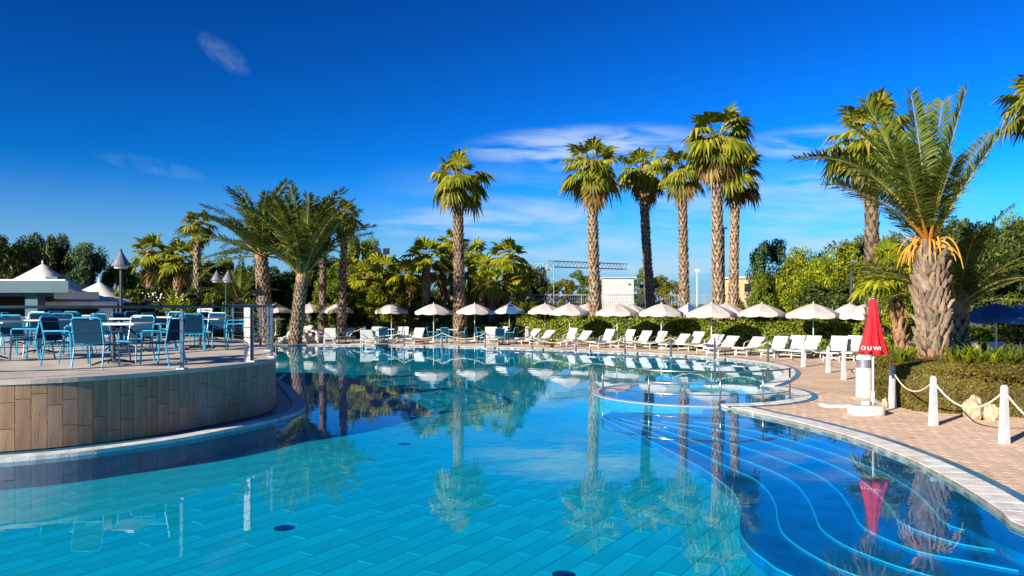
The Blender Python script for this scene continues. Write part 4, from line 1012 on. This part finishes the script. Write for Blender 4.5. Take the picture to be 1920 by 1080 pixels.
for i, (pb, pt, yc, D, w, r_, lab) in enumerate(((797, 800, 482, 50, 16, 42, 'short fan palm with a reddish trunk left of the slim tall palm'), (768, 766, 510, 52, 14, 40, 'short bushy fan palm at the left of the reddish trunk'), (883, 884, 480, 54, 15, 38, 'short fan palm just right of the slim tall palm'), (852, 848, 452, 58, 13, 34, 'mid-height fan palm hidden behind the slim tall trunk'),
                         (946, 952, 482, 50, 16, 40, 'short fan palm right before the truss beam'), (720, 722, 510, 54, 14, 44, 'bushy fan palm among the green trees above the parasols'), (282, 284, 474, 48, 18, 42, 'shaggy fan palm right of the street lamp'), (335, 334, 484, 48, 18, 42, 'shaggy fan palm left of the small tall palm'), (925, 920, 530, 49, 14, 36, 'low fan palm with bright fans below the short ones'), (1700, 1672, 520, 22, 20, 70, 'low fan palm half hidden left behind the thick trunk'), (688, 690, 520, 52, 13, 38, 'low bright fan palm left of the reddish palm trunks'), (832, 830, 515, 52, 13, 34, 'low bright fan palm touching the slim tall trunk'), (905, 906, 505, 52, 13, 34, 'bright fan palm in the middle of the short group'), (976, 978, 520, 50, 13, 34, 'low bright fan palm below the stage truss'), (655, 660, 505, 56, 13, 38, 'bright fan palm right behind the slim palm stems'))):
    fp(pb, pt, yc, yc + 6, D, w, r_, lab, 60 + i, 'short fan palms', 0, 26, 3, ('boot_red',), -25)

def pinnate(path, leaf, m=None, npairs=46, seed=0, start=.16, vee=.35):
    """feather frond: a tapering rib with leaflets in a shallow V"""
    r = random.Random(seed); m = m or MB(); n = len(path)
    m.tube(path, [.032 * (1 - .85 * i / (n - 1)) + .004 for i in range(n)], 4, 0)
    for k in range(npairs):
        f = start + (1 - start) * (k + .5) / npairs; x = f * (n - 1); i = min(int(x), n - 2); u = x - i
        p = path[i] * (1 - u) + path[i + 1] * u; tg = (path[i + 1] - path[i]).normalized()
        sd_ = tg.cross(Vector((0, 0, 1)));
        if sd_.length < .05: sd_ = Vector((0, 1, 0))
        sd_.normalize(); up_ = sd_.cross(tg).normalized()
        ln = leaf * (.55 + .45 * math.sin(math.pi * min(1, (f - start) / (1 - start) * .85 + .12))) * r.uniform(.85, 1.1)
        for s in (-1, 1):
            fw = .35 + .75 * f; dd = (sd_ * s * .95 + tg * fw + up_ * (vee + r.uniform(-.45, .35))).normalized()
            tip = p + dd * ln + Vector((0, 0, -.16 * ln * r.uniform(.3, 1.6))); w = (.014 + .016 * leaf) * 1.35; md = p + dd * ln * .4
            m.add([p, md + tg * w, md - tg * w, tip], [(0, 2, 1), (1, 2, 3)], 1)
    return m
def arc_path(elev, L, droop, n=12, side=0.0):
    p = Vector((.05, 0, 0)); out = [p.copy()]; e = R(elev)
    for i in range(n):
        f = i / n; a = e - R(droop) * (f ** 1.5); p = p + Vector((math.cos(a) * math.cos(side * f), math.cos(a) * math.sin(side * f), math.sin(a))) * (L / n); out.append(p.copy())
    return out
DE = [82, 66, 50, 34, 16, -4, -22]
DATE = {e: [pinnate(arc_path(e, 3.0, 45 + 14 * k, side=.15 * (k * 2 - 1)), .42, seed=e + k, npairs=64).mesh('date_frond', [M['rachis'], M['date']]) for k in range(2)] for e in DE}
def date_palm(base, top, rad, L, label, seed, nf=34, low=-20, grp='feather-leaved date palms', hi=86):
    r = random.Random(seed); t = thing('date_palm', base, label, 'palm tree', grp); d = top - base; K = 6
    path = [d * (i / K) for i in range(K + 1)]; rads = [rad * (1.15 - .15 * i / K) for i in range(K + 1)]
    link('trunk', trunk_mesh(path, rads, .2, .2, .17, .07, [M['bark'], M['boot']], seed=seed), t)
    MB().lathe([(rad, -.1), (rad * 1.1, .15), (rad * .5, .5), (.03, .8)], 10).build('crown_shaft', M['boot_red'], t).location = d
    for k in range(nf):
        e = hi - (hi - low) * ((k + .5) / nf) + r.uniform(-7, 7); ee = min(DE, key=lambda q: abs(q - e))
        o = link('frond', r.choice(DATE[ee]), t, d + Vector((0, 0, .2)), k * 2.39996 + r.uniform(-.3, .3)); s = L / 3.0 * r.uniform(.85, 1.1); o.scale = (s, s, s)
        o.rotation_euler[0] = r.uniform(-.2, .2); o.rotation_euler[1] = r.uniform(-.12, .12)
    return t
date_palm(XD(553, 40, 0), Q(566, 525, 40), .30, 5.0, 'large date palm with an upright crown and pale trunk beside the white rocks', 71, 52, 46, hi=90)
date_palm(XD(500, 41.5, 0), Q(490, 486, 41.5), .34, 4.2, 'date palm leaning left behind the terrace railing', 72, 48, 4)
date_palm(XD(450, 43, 0), Q(448, 575, 43), .25, 2.6, 'small trunkless date palm behind the terrace railing corner', 73, 22, 15)
date_palm(XD(1800, 20.5, 0), Q(1795, 588, 20.5), .25, 3.1, 'low date palm spreading fronds right behind the thick trunk', 74, 26, 22, hi=78)

# the big date palm of the planter, frond by frond
PD = 18.2
pb_ = XD(1752, PD, .1); ptp = Q(1742, 470, PD)
big = thing('great_date_palm', pb_, 'thick-trunked date palm with orange fruit stalks in the planter', 'palm tree')
d = ptp - pb_; K = 10
path = [d * (i / K) for i in range(K + 1)]
rads = [.50, .52, .50, .47, .46, .46, .47, .49, .48, .42, .30]
rads = [q * .66 for q in rads]
tk = MB().tube(path, rads, 20).build('trunk', M['bark'], big, True)
def boot_mesh(seed, w, h, o, matl):
    r = random.Random(seed); m = MB()
    sx = r.uniform(-.02, .02)
    m.add([(-.02, -w / 2, 0), (-.02, w / 2, 0), (.0, 0, -h * .35), (o * .55, -w * .32, h * .55), (o * .55, w * .32, h * .55), (o, -w * .20 + sx, h), (o, w * .2 + sx, h), (o - .05, 0, h * .95), (-.02, 0, h * .5), (o * .8, 0, h * .5)],
          [(0, 2, 3), (2, 9, 3), (2, 4, 9), (2, 1, 4), (3, 9, 5), (9, 6, 5), (9, 4, 6), (5, 6, 7), (0, 3, 8), (3, 5, 7, 8), (1, 8, 4), (4, 8, 7, 6)])
    return m.mesh('leaf_base', matl)
BM = [boot_mesh(k, .16 + .02 * k, .30, .12 + .015 * k, M['boot']) for k in range(4)]; BR = [boot_mesh(9 + k, .13, .15, .06, M['boot_red']) for k in range(3)]
rows = 17; r = random.Random(5); totz = d.z
for row in range(rows):
    f = (row + .3) / rows; x = f * K; i = min(int(x), K - 1); c = path[i] + (path[i + 1] - path[i]) * (x - i); rad = rads[i] + (rads[i + 1] - rads[i]) * (x - i)
    k = 17 if f > .27 else 21
    for j in range(k):
        a = 2 * math.pi * (j + (row % 2) * .5) / k + r.uniform(-.05, .05)
        o = link('leaf_base', r.choice(BM if f > .27 else BR), tk, (c.x + math.cos(a) * rad * .97, c.y + math.sin(a) * rad * .97, c.z + r.uniform(-.07, .07)))
        o.rotation_euler = (r.uniform(-.38, .38), r.uniform(-.3, .2), a + r.uniform(-.15, .15)); s = r.uniform(.65, 1.25); o.scale = (s, s, s)
crown = d + Vector((0, 0, .15))
def bez(a, b, c, n=14): return [a * (1 - t) ** 2 + b * 2 * t * (1 - t) + c * t * t for t in [i / n for i in range(n + 1)]]
def L3(px, py, dd): return Q(px, py, PD + dd) - pb_
fr_px = [((1700, 330), (1622, 190), -.6), ((1735, 320), (1708, 176), .8), ((1765, 330), (1812, 168), -.3), ((1790, 370), (1925, 185), -.8), ((1640, 270), (1490, 300), -.9), ((1690, 380), (1560, 345), -1.6), ((1720, 330), (1660, 215), 1.6), ((1750, 300), (1768, 190), 1.9), ((1690, 300), (1590, 235), 1.5),
         ((1785, 340), (1860, 250), 2.2), ((1660, 340), (1575, 300), 2.6), ((1745, 330), (1735, 200), 2.6), ((1755, 380), (1790, 300), -2.2), ((1720, 380), (1695, 280), -2.2), ((1700, 350), (1640, 300), .4)]
for k, (cpx, tpx, dd) in enumerate(fr_px):
    p = bez(crown, L3(*cpx, dd * .5), L3(*tpx, dd))
    pinnate(p, .60, npairs=92, seed=200 + k, start=.2, vee=.45).build('frond', [M['rachis'], M['date']], big)
    MB().tube(p[:6], [.055, .05, .043, .036, .03, .022], 6).build('petiole', M['stalk'], big)
for k in range(34):
    a = random.uniform(0, 6.283); rd = random.uniform(.25, .8); u = Vector((math.cos(a), math.sin(a), 0))
    p = bez(crown - Vector((0, 0, random.uniform(-.15, .2))) + u * .12, crown + u * rd * .75 + Vector((0, 0, random.uniform(-.05, .55))), crown + u * rd + Vector((0, 0, -random.uniform(.2, .7))), 8)
    st_ = MB().tube(p, [.022, .024, .024, .023, .022, .02, .018, .014, .008], 5).build('fruit_stalk', M['stalk'], big)
for k in range(9):
    a = k * .75; u = Vector((math.cos(a), math.sin(a), 0)); p = bez(crown, crown + u * .25 + Vector((0, 0, .5)), crown + u * .55 + Vector((0, 0, 1.0 + .2 * (k % 3))), 8)
    MB().tube(p, [.05, .045, .04, .034, .03, .025, .02, .014, .008], 5).build('dry_rib', M['stalk'] if k % 2 else M['boot_red'], big)

# ------------------------------------------------------------------ planter before the palm
def mound(name, outline_px, h, n, label):
    base = [v2(G(x, y, .05)) for x, y in outline_px]; o0 = sum(base, Vector((0, 0))) / len(base)
    base = crom([p - o0 for p in base], .25, True); t = thing(name, (o0.x, o0.y, .05), label, 'hedge')
    mb_ = MB(); L = [(1.0, 0), (1.02, h * .35), (1.0, h * .7), (.93, h * .93), (.8, h), (.3, h * 1.02), (-.4, h * 1.0)]; nb = len(base)
    wob = [1 + .05 * math.sin(i * .37) + .03 * math.sin(i * 1.1) for i in range(nb)]
    def shrink(i, s): p = base[i]; dirp = p.normalized() if p.length > 0 else p; return p - dirp * (1 - s) * 1.2
    for s, z in L:
        for i in range(nb): q = shrink(i, s); mb_.v.append((q.x, q.y, z * wob[i]))
    for l in range(len(L) - 1):
        for i in range(nb):
            a, b = l * nb + i, l * nb + (i + 1) % nb; mb_.f.append((a, b, b + nb, a + nb)); mb_.m.append(0)
    mb_.f.append(tuple((len(L) - 1) * nb + i for i in range(nb))); mb_.m.append(0)
    mb_.build('ground_cover', M['mat_core'], t, True)
    r = np.random.default_rng(3); P, Nn = [], []
    V = np.array(mb_.v)
    for k in range(n):
        l = int(r.integers(0, len(L) - 1)); i = int(r.integers(0, nb)); u, v = r.random(), r.random()
        a, b, c, e = V[l * nb + i], V[l * nb + (i + 1) % nb], V[(l + 1) * nb + (i + 1) % nb], V[(l + 1) * nb + i]
        p = (a * (1 - u) + b * u) * (1 - v) + (e * (1 - u) + c * u) * v; q = p.copy(); q[2] -= h * .45; q /= np.linalg.norm(q) + 1e-6
        P.append(p + q * r.uniform(-.01, .05)); Nn.append(q + np.array([0, 0, .3]))
    for k in range(n // 3):
        a, b = base[int(r.integers(0, nb))], base[int(r.integers(0, nb))]; q = a + (b - a) * float(r.uniform(.1, .9))
        P.append((q.x, q.y, h * 1.0 + r.uniform(-.02, .07))); Nn.append((0, 0, 1))
    link('foliage', leaf_mesh('mat_leaves', P, Nn, .075, .4, M['mat_leaf'], 4), t)
mound('ground_cover_hedge', [(1643, 748), (1664, 756), (1686, 762), (1712, 770), (1770, 775), (1850, 779), (1960, 788), (2150, 815), (2150, 760), (1960, 728), (1760, 720), (1655, 726)], .80, 52000, 'brownish clipped groundcover mound round the foot of the thick palm')
def rock(name, px, py, wpx, hpx, label, seed, matl, z=.05):
    p = G(px, py, z); s = p.y / F; r = random.Random(seed); bm = bmesh.new(); bmesh.ops.create_icosphere(bm, subdivisions=3, radius=1)
    from mathutils import noise
    off = Vector((seed * 3.1, seed * 1.7, 0))
    for v in bm.verts:
        n_ = v.co.normalized(); k = 1 + .35 * noise.noise(n_ * 1.6 + off) + .22 * noise.noise(n_ * 4 + off) + .10 * noise.noise(n_ * 9 + off); v.co = n_ * k
        v.co.z = max(v.co.z, -.75)
    me = bpy.data.meshes.new(name); bm.to_mesh(me); bm.free(); me.materials.append(matl)
    o = link(name, me, None, (p.x, p.y + wpx * s * .2, z + hpx * s * .38), r.uniform(0, 6)); o.scale = (wpx * s / 2, wpx * s / 2 * .8, hpx * s / 1.7)
    return tag(o, label, 'rock')
rock('limestone_rock', 1830, 788, 40, 46, 'rough cream limestone rock between the two tall white bollards', 1, M['rock'])
rock('limestone_rock', 1864, 790, 28, 30, 'smaller cream limestone rock beside the tallest white bollard', 2, M['rock'])
rock('limestone_rock', 1660, 765, 12, 18, 'small pointed stone beside the planter corner bollard', 3, M['rock'])
for k, (px, py, w, h) in enumerate(((560, 643, 46, 28), (588, 642, 38, 22), (535, 644, 30, 14), (606, 643, 22, 11), (624, 643, 18, 8), (575, 637, 40, 26))):
    rock('limestone_rock', px, py, w, h, f'pale limestone rock at the foot of the large date palm, {ordn[k]} of the heap', 10 + k, M['rock_white'])
def strappy(px, D, z, L, n, label, seed, matl='leaf_mid', wide=.03, name='strap_leaved_plant'):
    r = random.Random(seed); t = thing(name, XD(px, D, z), label, 'plant', 'strap-leaved plants')
    for k in range(n):
        a = r.uniform(0, 6.28); e = R(r.uniform(30, 85)); ln = L * r.uniform(.7, 1.15); m = MB(); K = 5; pts = []
        p = Vector((0, 0, 0))
        for i in range(K + 1):
            pts.append(p.copy()); q = e - R(75) * (i / K) ** 1.6; p = p + Vector((math.cos(a) * math.cos(q), math.sin(a) * math.cos(q), math.sin(q))) * ln / K
        s = Vector((-math.sin(a), math.cos(a), 0))
        for i, p in enumerate(pts):
            w = wide * (1 - (i / K) ** 2 * .95); m.v += [tuple(p - s * w), tuple(p + s * w)]
        for i in range(K): m.f.append((2 * i, 2 * i + 1, 2 * i + 3, 2 * i + 2)); m.m.append(0)
        m.build('leaf', M[matl], t)
    return t
for k, (px, D) in enumerate(((1800, 17.2), (1825, 17.6), (1850, 17.0), (1876, 17.5), (1900, 17.0), (1700, 17.3), (1690, 16.8), (1812, 16.6), (1838, 16.7), (1864, 16.6), (1890, 16.5), (1785, 16.9), (1915, 17.6))):
    lab = f'green strap-leaved tuft on the planter right of the thick trunk, {ordn[k if k < 5 else k - 2]} outward' if k not in (5, 6) else f'dark strap-leaved tuft on the planter left of the thick trunk, {"nearer to it" if k == 5 else "farther from it"}'
    strappy(px, D, .78, .62, 26, lab, 300 + k, 'leaf_bright' if k % 2 else 'leaf_mid')
strappy(325, 36, 1.7, 1.6, 46, 'spiky yucca rosette with yellow-green blades above the railing', 310, 'leaf_bright', .05, 'yucca')
MB().tube([(0, 0, -1.6), (.05, 0, -.6), (0, 0, .1)], [.12, .1, .09], 8).build('trunk', M['wood'], bpy.data.objects['yucca'])
strappy(352, 37, 1.5, 1.3, 34, 'second smaller yucca rosette right of the yellow-green one', 311, 'leaf_mid', .045, 'yucca')
strappy(1035, 37, .05, .9, 30, 'low tuft of yellow leaves between the loungers', 313, 'leaf_autumn', .04)
# broad-leaved plants
def paddle(px, D, z, L, n, label, seed):
    r = random.Random(seed); t = thing('banana_plant', XD(px, D, z), label, 'plant', 'broad-leaved plants')
    MB().tube([(0, 0, 0), (0, 0, 1.3)], [.12, .07], 8).build('stem', M['rachis'], t)
    for k in range(n):
        a = k * 2.4 + r.random(); e = R(r.uniform(45, 82)); m = MB(); K = 6; p = Vector((0, 0, 1.0)); ln = L * r.uniform(.8, 1.15); s = Vector((-math.sin(a), math.cos(a), 0))
        for i in range(K + 1):
            f = i / K; w = .22 * math.sin(math.pi * min(.97, f ** .7 * .9 + .06)); q = e - R(80) * f ** 1.8
            m.v += [tuple(p - s * w + Vector((0, 0, w * .35))), tuple(p), tuple(p + s * w + Vector((0, 0, w * .35)))]
            p = p + Vector((math.cos(a) * math.cos(q), math.sin(a) * math.cos(q), math.sin(q))) * ln / K
        for i in range(K):
            m.f += [(3 * i, 3 * i + 1, 3 * i + 4, 3 * i + 3), (3 * i + 1, 3 * i + 2, 3 * i + 5, 3 * i + 4)]; m.m += [0, 0]
        m.build('leaf', M['leaf_bright'], t)
for k, (px, D, L) in enumerate(((985, 48, 1.7), (1012, 49, 1.5), (1040, 49, 1.4), (1062, 50, 1.2), (962, 50, 1.4))):
    paddle(px, D, 0, L, 15, f'broad-leaved yellow-green plant below the truss, {ordn[k] if k < 4 else "hindmost"} of the clump', 400 + k)

# ------------------------------------------------------------------ background structures
bank = MB().prism([Vector((-1, 57)), Vector((34, 57)), Vector((60, 130)), Vector((-1, 130))], 0, 1.75)
struct(bank.build('garden_bank', M['bank']))
# stage truss
def truss(m, a, b, w):
    a, b = Vector(a), Vector(b); t = (b - a).normalized(); u = t.cross(Vector((0, 0, 1)))
    if u.length < .1: u = Vector((1, 0, 0))
    u.normalize(); v = u.cross(t); L = (b - a).length; n = max(3, int(L / w))
    cs = [(u * sx + v * sy) * w / 2 for sx, sy in ((-1, -1), (1, -1), (1, 1), (-1, 1))]
    for c in cs: m.tube([a + c, b + c], .035, 4)
    for i in range(n):
        p, q = a + (b - a) * (i / n), a + (b - a) * ((i + 1) / n)
        for k in range(4): m.tube([p + cs[k], q + cs[(k + 1) % 4]], .018, 4, cap=False)
TD = 62
tt = thing('stage_truss', XD(1032, TD, 1.75), 'galvanised lattice truss frame of an open-air stage behind the shrubs', 'truss')
o = Q(1032, 497, TD) - tt.location
m_ = MB(); truss(m_, (0, 0, 0), (0, 0, o.z), .55); m_.build('tower', M['galv'], tt)
m_ = MB(); truss(m_, (0, 0, o.z + .1), Q(1172, 500, TD + 8) - tt.location, .5); m_.build('beam', M['galv'], tt)
m_ = MB(); truss(m_, (0, 0, o.z - .1), Q(960, 503, TD + 3) - tt.location, .5); m_.build('beam', M['galv'], tt)
m_ = MB(); truss(m_, (Q(905, 503, TD + 16) - tt.location).xyz * Vector((1, 1, 0)), Q(940, 503, TD + 6) - tt.location, .5); m_.build('tower', M['galv'], tt)
# kiosk
KD = 64.0
kx0, kx1 = XD(1133, KD).x, XD(1188, KD).x; kz1 = Q(0, 527, KD).z
ks = thing('kiosk', ((kx0 + kx1) / 2, KD, 1.75), 'small white box kiosk with a blue side between the ringed palm trunks', 'kiosk')
w = kx1 - kx0; h = kz1 - 1.75 + .25
MB().box((0, .9, h / 2), (w, 1.8, h)).build('wall', M['kiosk'], ks)
MB().box((w / 2 + .02, .92, h / 2), (.03, 1.82, h - .02)).build('side_panel', M['kiosk_side'], ks)
MB().box((.05, .9, h + .04), (w + .3, 2.1, .08)).build('roof', M['kiosk'], ks)
MB().box((w * .36, -.02, h * .8), (.22, .03, .12)).build('vent', M['dark'], ks)
MB().box((-.05, -.012, h * .78), (w * .62, .02, .03)).build('lintel', M['grey'], ks)
MB().box((-.05, -.012, h * .18), (.2, .02, .1)).build('notice', M['grey'], ks)
for k, ch in enumerate('ECI'):
    me = text_mesh(ch, .42); me.materials.append(M['grey']); l = link('letter', me, ks); l.location = (-w * .33, -.012, h * (.62 - .25 * k)); l.rotation_euler = (R(90), 0, 0)
# wire fence on the bank
fn = thing('wire_fence', XD(1000, 57.6, 1.75), 'grey wire mesh fence with slim posts along the bank behind the parasols', 'fence')
fx = [XD(p, 57.6).x - fn.location.x for p in (1000, 1045, 1090, 1128, 1205, 1238, 1272, 1320, 1360, 1400, 1440)]
for x in fx: MB().box((x, 0, .6), (.06, .06, 1.2)).build('post', M['galv'], fn)
for a, b in zip(fx, fx[1:]):
    m_ = MB()
    for z in (.1, 1.15): m_.box(((a + b) / 2, 0, z), (b - a - .06, .03, .04))
    nx = int((b - a) / .16)
    for i in range(1, nx): m_.box((a + (b - a) * i / nx, 0, .62), (.012, .012, 1.04))
    for z in (.35, .6, .85): m_.box(((a + b) / 2, .008, z), (b - a - .06, .01, .012))
    m_.build('mesh_panel', M['galv'], fn)
# lamps and masts
def street_lamp(px, D, ytop, label, heads=1, matl='dark'):
    p = XD(px, D, 0); h = EYE - (ytop - HY) * D / F
    t = thing('street_lamp', p, label, 'lamp', 'street lamps')
    MB().tube([(0, 0, 0), (0, 0, .6), (0, 0, .62), (0, 0, h - .55)], [.09, .08, .055, .05], 10).build('post', M[matl], t)
    xs = (0,) if heads == 1 else (-.5, .1)
    for x in xs:
        if heads > 1: MB().tube([(0, 0, h - .6), (x, 0, h - .55), (x, 0, h - .45)], .03, 6).build('arm', M[matl], t)
        sh = MB().lathe([(.30, h - .62), (.31, h - .58), (.22, h - .42), (.10, h - .22), (.05, h - .12)], 16, (x, 0, 0)).build('shade', M['lamp_glass'], t)
        MB().lathe([(.05, h - .12), (.03, h - .04), (.01, h)], 8, (x, 0, 0)).build('finial', M[matl], sh)
        MB().lathe([(.2, h - .70), (.24, h - .62)], 12, (x, 0, 0)).build('lens', M['white'], sh)
street_lamp(227, 26, 466, 'black street lamp with cone shade behind the left railing')
street_lamp(424, 40, 505, 'twin-headed street lamp left of the leaning date palm', 2)
def mast(px, D, ytop, label, head):
    p = XD(px, D, 0); h = EYE - (ytop - HY) * D / F; t = thing('floodlight_mast', p, label, 'mast', 'light masts')
    MB().tube([(0, 0, 0), (0, 0, h)], [.1, .06], 8).build('pole', M['dark'], t)
    if head == 2:
        MB().box((0, 0, h), (1.2, .08, .08)).build('crossbar', M['dark'], t)
        for x in (-.38, .38): MB().box((x, -.1, h + .22), (.5, .18, .42), rx=.3).build('floodlight', M['dark'], t)
    else: MB().box((.1, -.05, h), (.24, .2, .1)).build('floodlight', M['lamp_glass'], t)
mast(716, 60, 476, 'mast with two square floodlights above the green trees', 2)
mast(1357, 52, 428, 'dark light mast between the two rightmost palms of the group', 1)
mast(1596, 33, 490, 'slim dark light mast before the bright trees left of the red parasol', 1)
am = thing('antenna_mast', XD(1307, 150, 0), 'thin white antenna mast far off between palm trunks', 'mast')
hz_ = EYE + (570 - 505) * 150 / F; MB().tube([(0, 0, 0), (0, 0, hz_)], [.2, .08], 6).build('pole', M['white'], am); MB().box((0, 0, hz_ * .98), (.9, .3, .5)).build('head', M['white'], am)
hs_ = thing('far_house', XD(1415, 110, 0), 'low ochre house far behind the fence right of the palms', 'house')
MB().box((0, 3, 3.0), (7, 6, 6.0)).build('wall', M['ochre'], hs_); MB().box((0, 3, 6.1), (7.6, 6.6, .25)).build('roof', M['tent'], hs_); MB().box((-1, -.02, 4.6), (1, .05, 1.2)).build('window', M['dark'], hs_)
# pavilion and tents at the left
bD = 33
pvn = thing('bar_pavilion', XD(20, bD, 0), 'flat-roofed blue-grey bar pavilion at the left picture edge', 'pavilion')
px_ = lambda p: XD(p, bD).x - pvn.location.x
zr = lambda y: Q(0, y, bD).z
def pv_out(p0, p1, e):
    return [Vector((XD(-300, bD - e).x - pvn.location.x, -e)), Vector((XD(p0, bD - e).x - pvn.location.x, -e)), Vector((XD(p1, bD + 6).x - pvn.location.x, 6)), Vector((XD(-300, bD + 6).x - pvn.location.x, 6))]
MB().prism(pv_out(128, 108, .5), zr(549), zr(527)).build('roof', M['roof_blue'], pvn)
MB().prism(pv_out(122, 104, .35), zr(527) + .003, zr(527) + .07).build('roof_edge', M['white'], pvn)
MB().box((px_(52), 2, zr(522)), (.55, .6, .3)).build('roof_unit', M['roof_blue'], pvn)
MB().box((px_(110), 1.4, zr(553)), (.8, 2.2, .34)).build('gutter_box', M['kiosk'], pvn)
for p in (58, -120): MB().box((px_(p), .3, zr(549) / 2), (.55, .55, zr(549))).build('column', M['roof_blue'], pvn)
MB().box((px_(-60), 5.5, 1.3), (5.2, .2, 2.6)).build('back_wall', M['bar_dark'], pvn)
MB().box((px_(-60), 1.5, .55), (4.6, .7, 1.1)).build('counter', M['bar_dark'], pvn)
def pagoda(px, D, ypk, yev, wpx, label, seed):
    p = XD(px, D, 0); s = D / F; hw = wpx * s / 2; zp, ze = EYE - (ypk - HY) * s, EYE - (yev - HY) * s
    t = thing('pagoda_tent', p, label, 'tent', 'white pagoda tents'); m = MB(); n = 16
    for i in range(n + 1):
        for j in range(n + 1):
            x, y = -1 + 2 * i / n, -1 + 2 * j / n; q = max(abs(x), abs(y)) * .55 + math.hypot(x, y) * .45 / 1.2; q = min(1, q)
            m.v.append((x * hw, y * hw, ze + (zp - ze) * (1 - q) ** 1.45 - .12 * (1 - abs(abs(x) - abs(y))) * (q > .9)))
    for i in range(n):
        for j in range(n): o = i * (n + 1) + j; m.f.append((o, o + n + 1, o + n + 2, o + 1)); m.m.append(0)
    m.build('roof', M['tent'], t, True)
    for sx in (-1, 1):
        for sy in (-1, 1): MB().tube([(sx * hw * .97, sy * hw * .97, 0), (sx * hw * .97, sy * hw * .97, ze)], .05, 6).build('leg', M['white'], t)
    MB().box((0, -hw * .98, ze - .14), (2 * hw * .97, .03, .28)).build('valance', M['tent'], t)
    cu = MB()
    for k in range(14):
        x = hw * .55 + .045 * k; cu.add([(x, -hw * .95 + .05 * (k % 2), .2), (x + .045, -hw * .95 + .05 * ((k + 1) % 2), .2), (x + .045, -hw * .95 + .05 * ((k + 1) % 2), ze - .1), (x, -hw * .95 + .05 * (k % 2), ze - .1)], [(0, 1, 2, 3)])
    cu.build('curtain', M['tent'], t)
    MB().lathe([(.05, zp - .1), (.05, zp + .12), (.01, zp + .2)], 8).build('finial', M['white'], t)
pagoda(80, 42, 494, 562, 215, 'large white pagoda tent behind the bar roof', 1)
pagoda(186, 38, 528, 566, 140, 'smaller white pagoda tent right of the large one', 2)
# little sign on a post seen through the railing
sg = thing('notice_sign', XD(384, 36, 0), 'small white notice board on a post behind the railing', 'sign')
hz2 = EYE - (582 - HY) * 36 / F
MB().tube([(-.25, .03, 0), (-.25, .03, hz2 + .2)], .025, 6).build('post', M['white'], sg); MB().box((0, 0, hz2), (.72, .03, .2)).build('board', M['white'], sg)
MB().add([(-.22, -.02, hz2 - .06), (-.08, -.02, hz2), (-.22, -.02, hz2 + .06)], [(0, 1, 2)]).build('arrow', M['dark'], sg)
MB().box((.12, -.02, hz2), (.3, .006, .05)).build('print', M['dark'], sg)
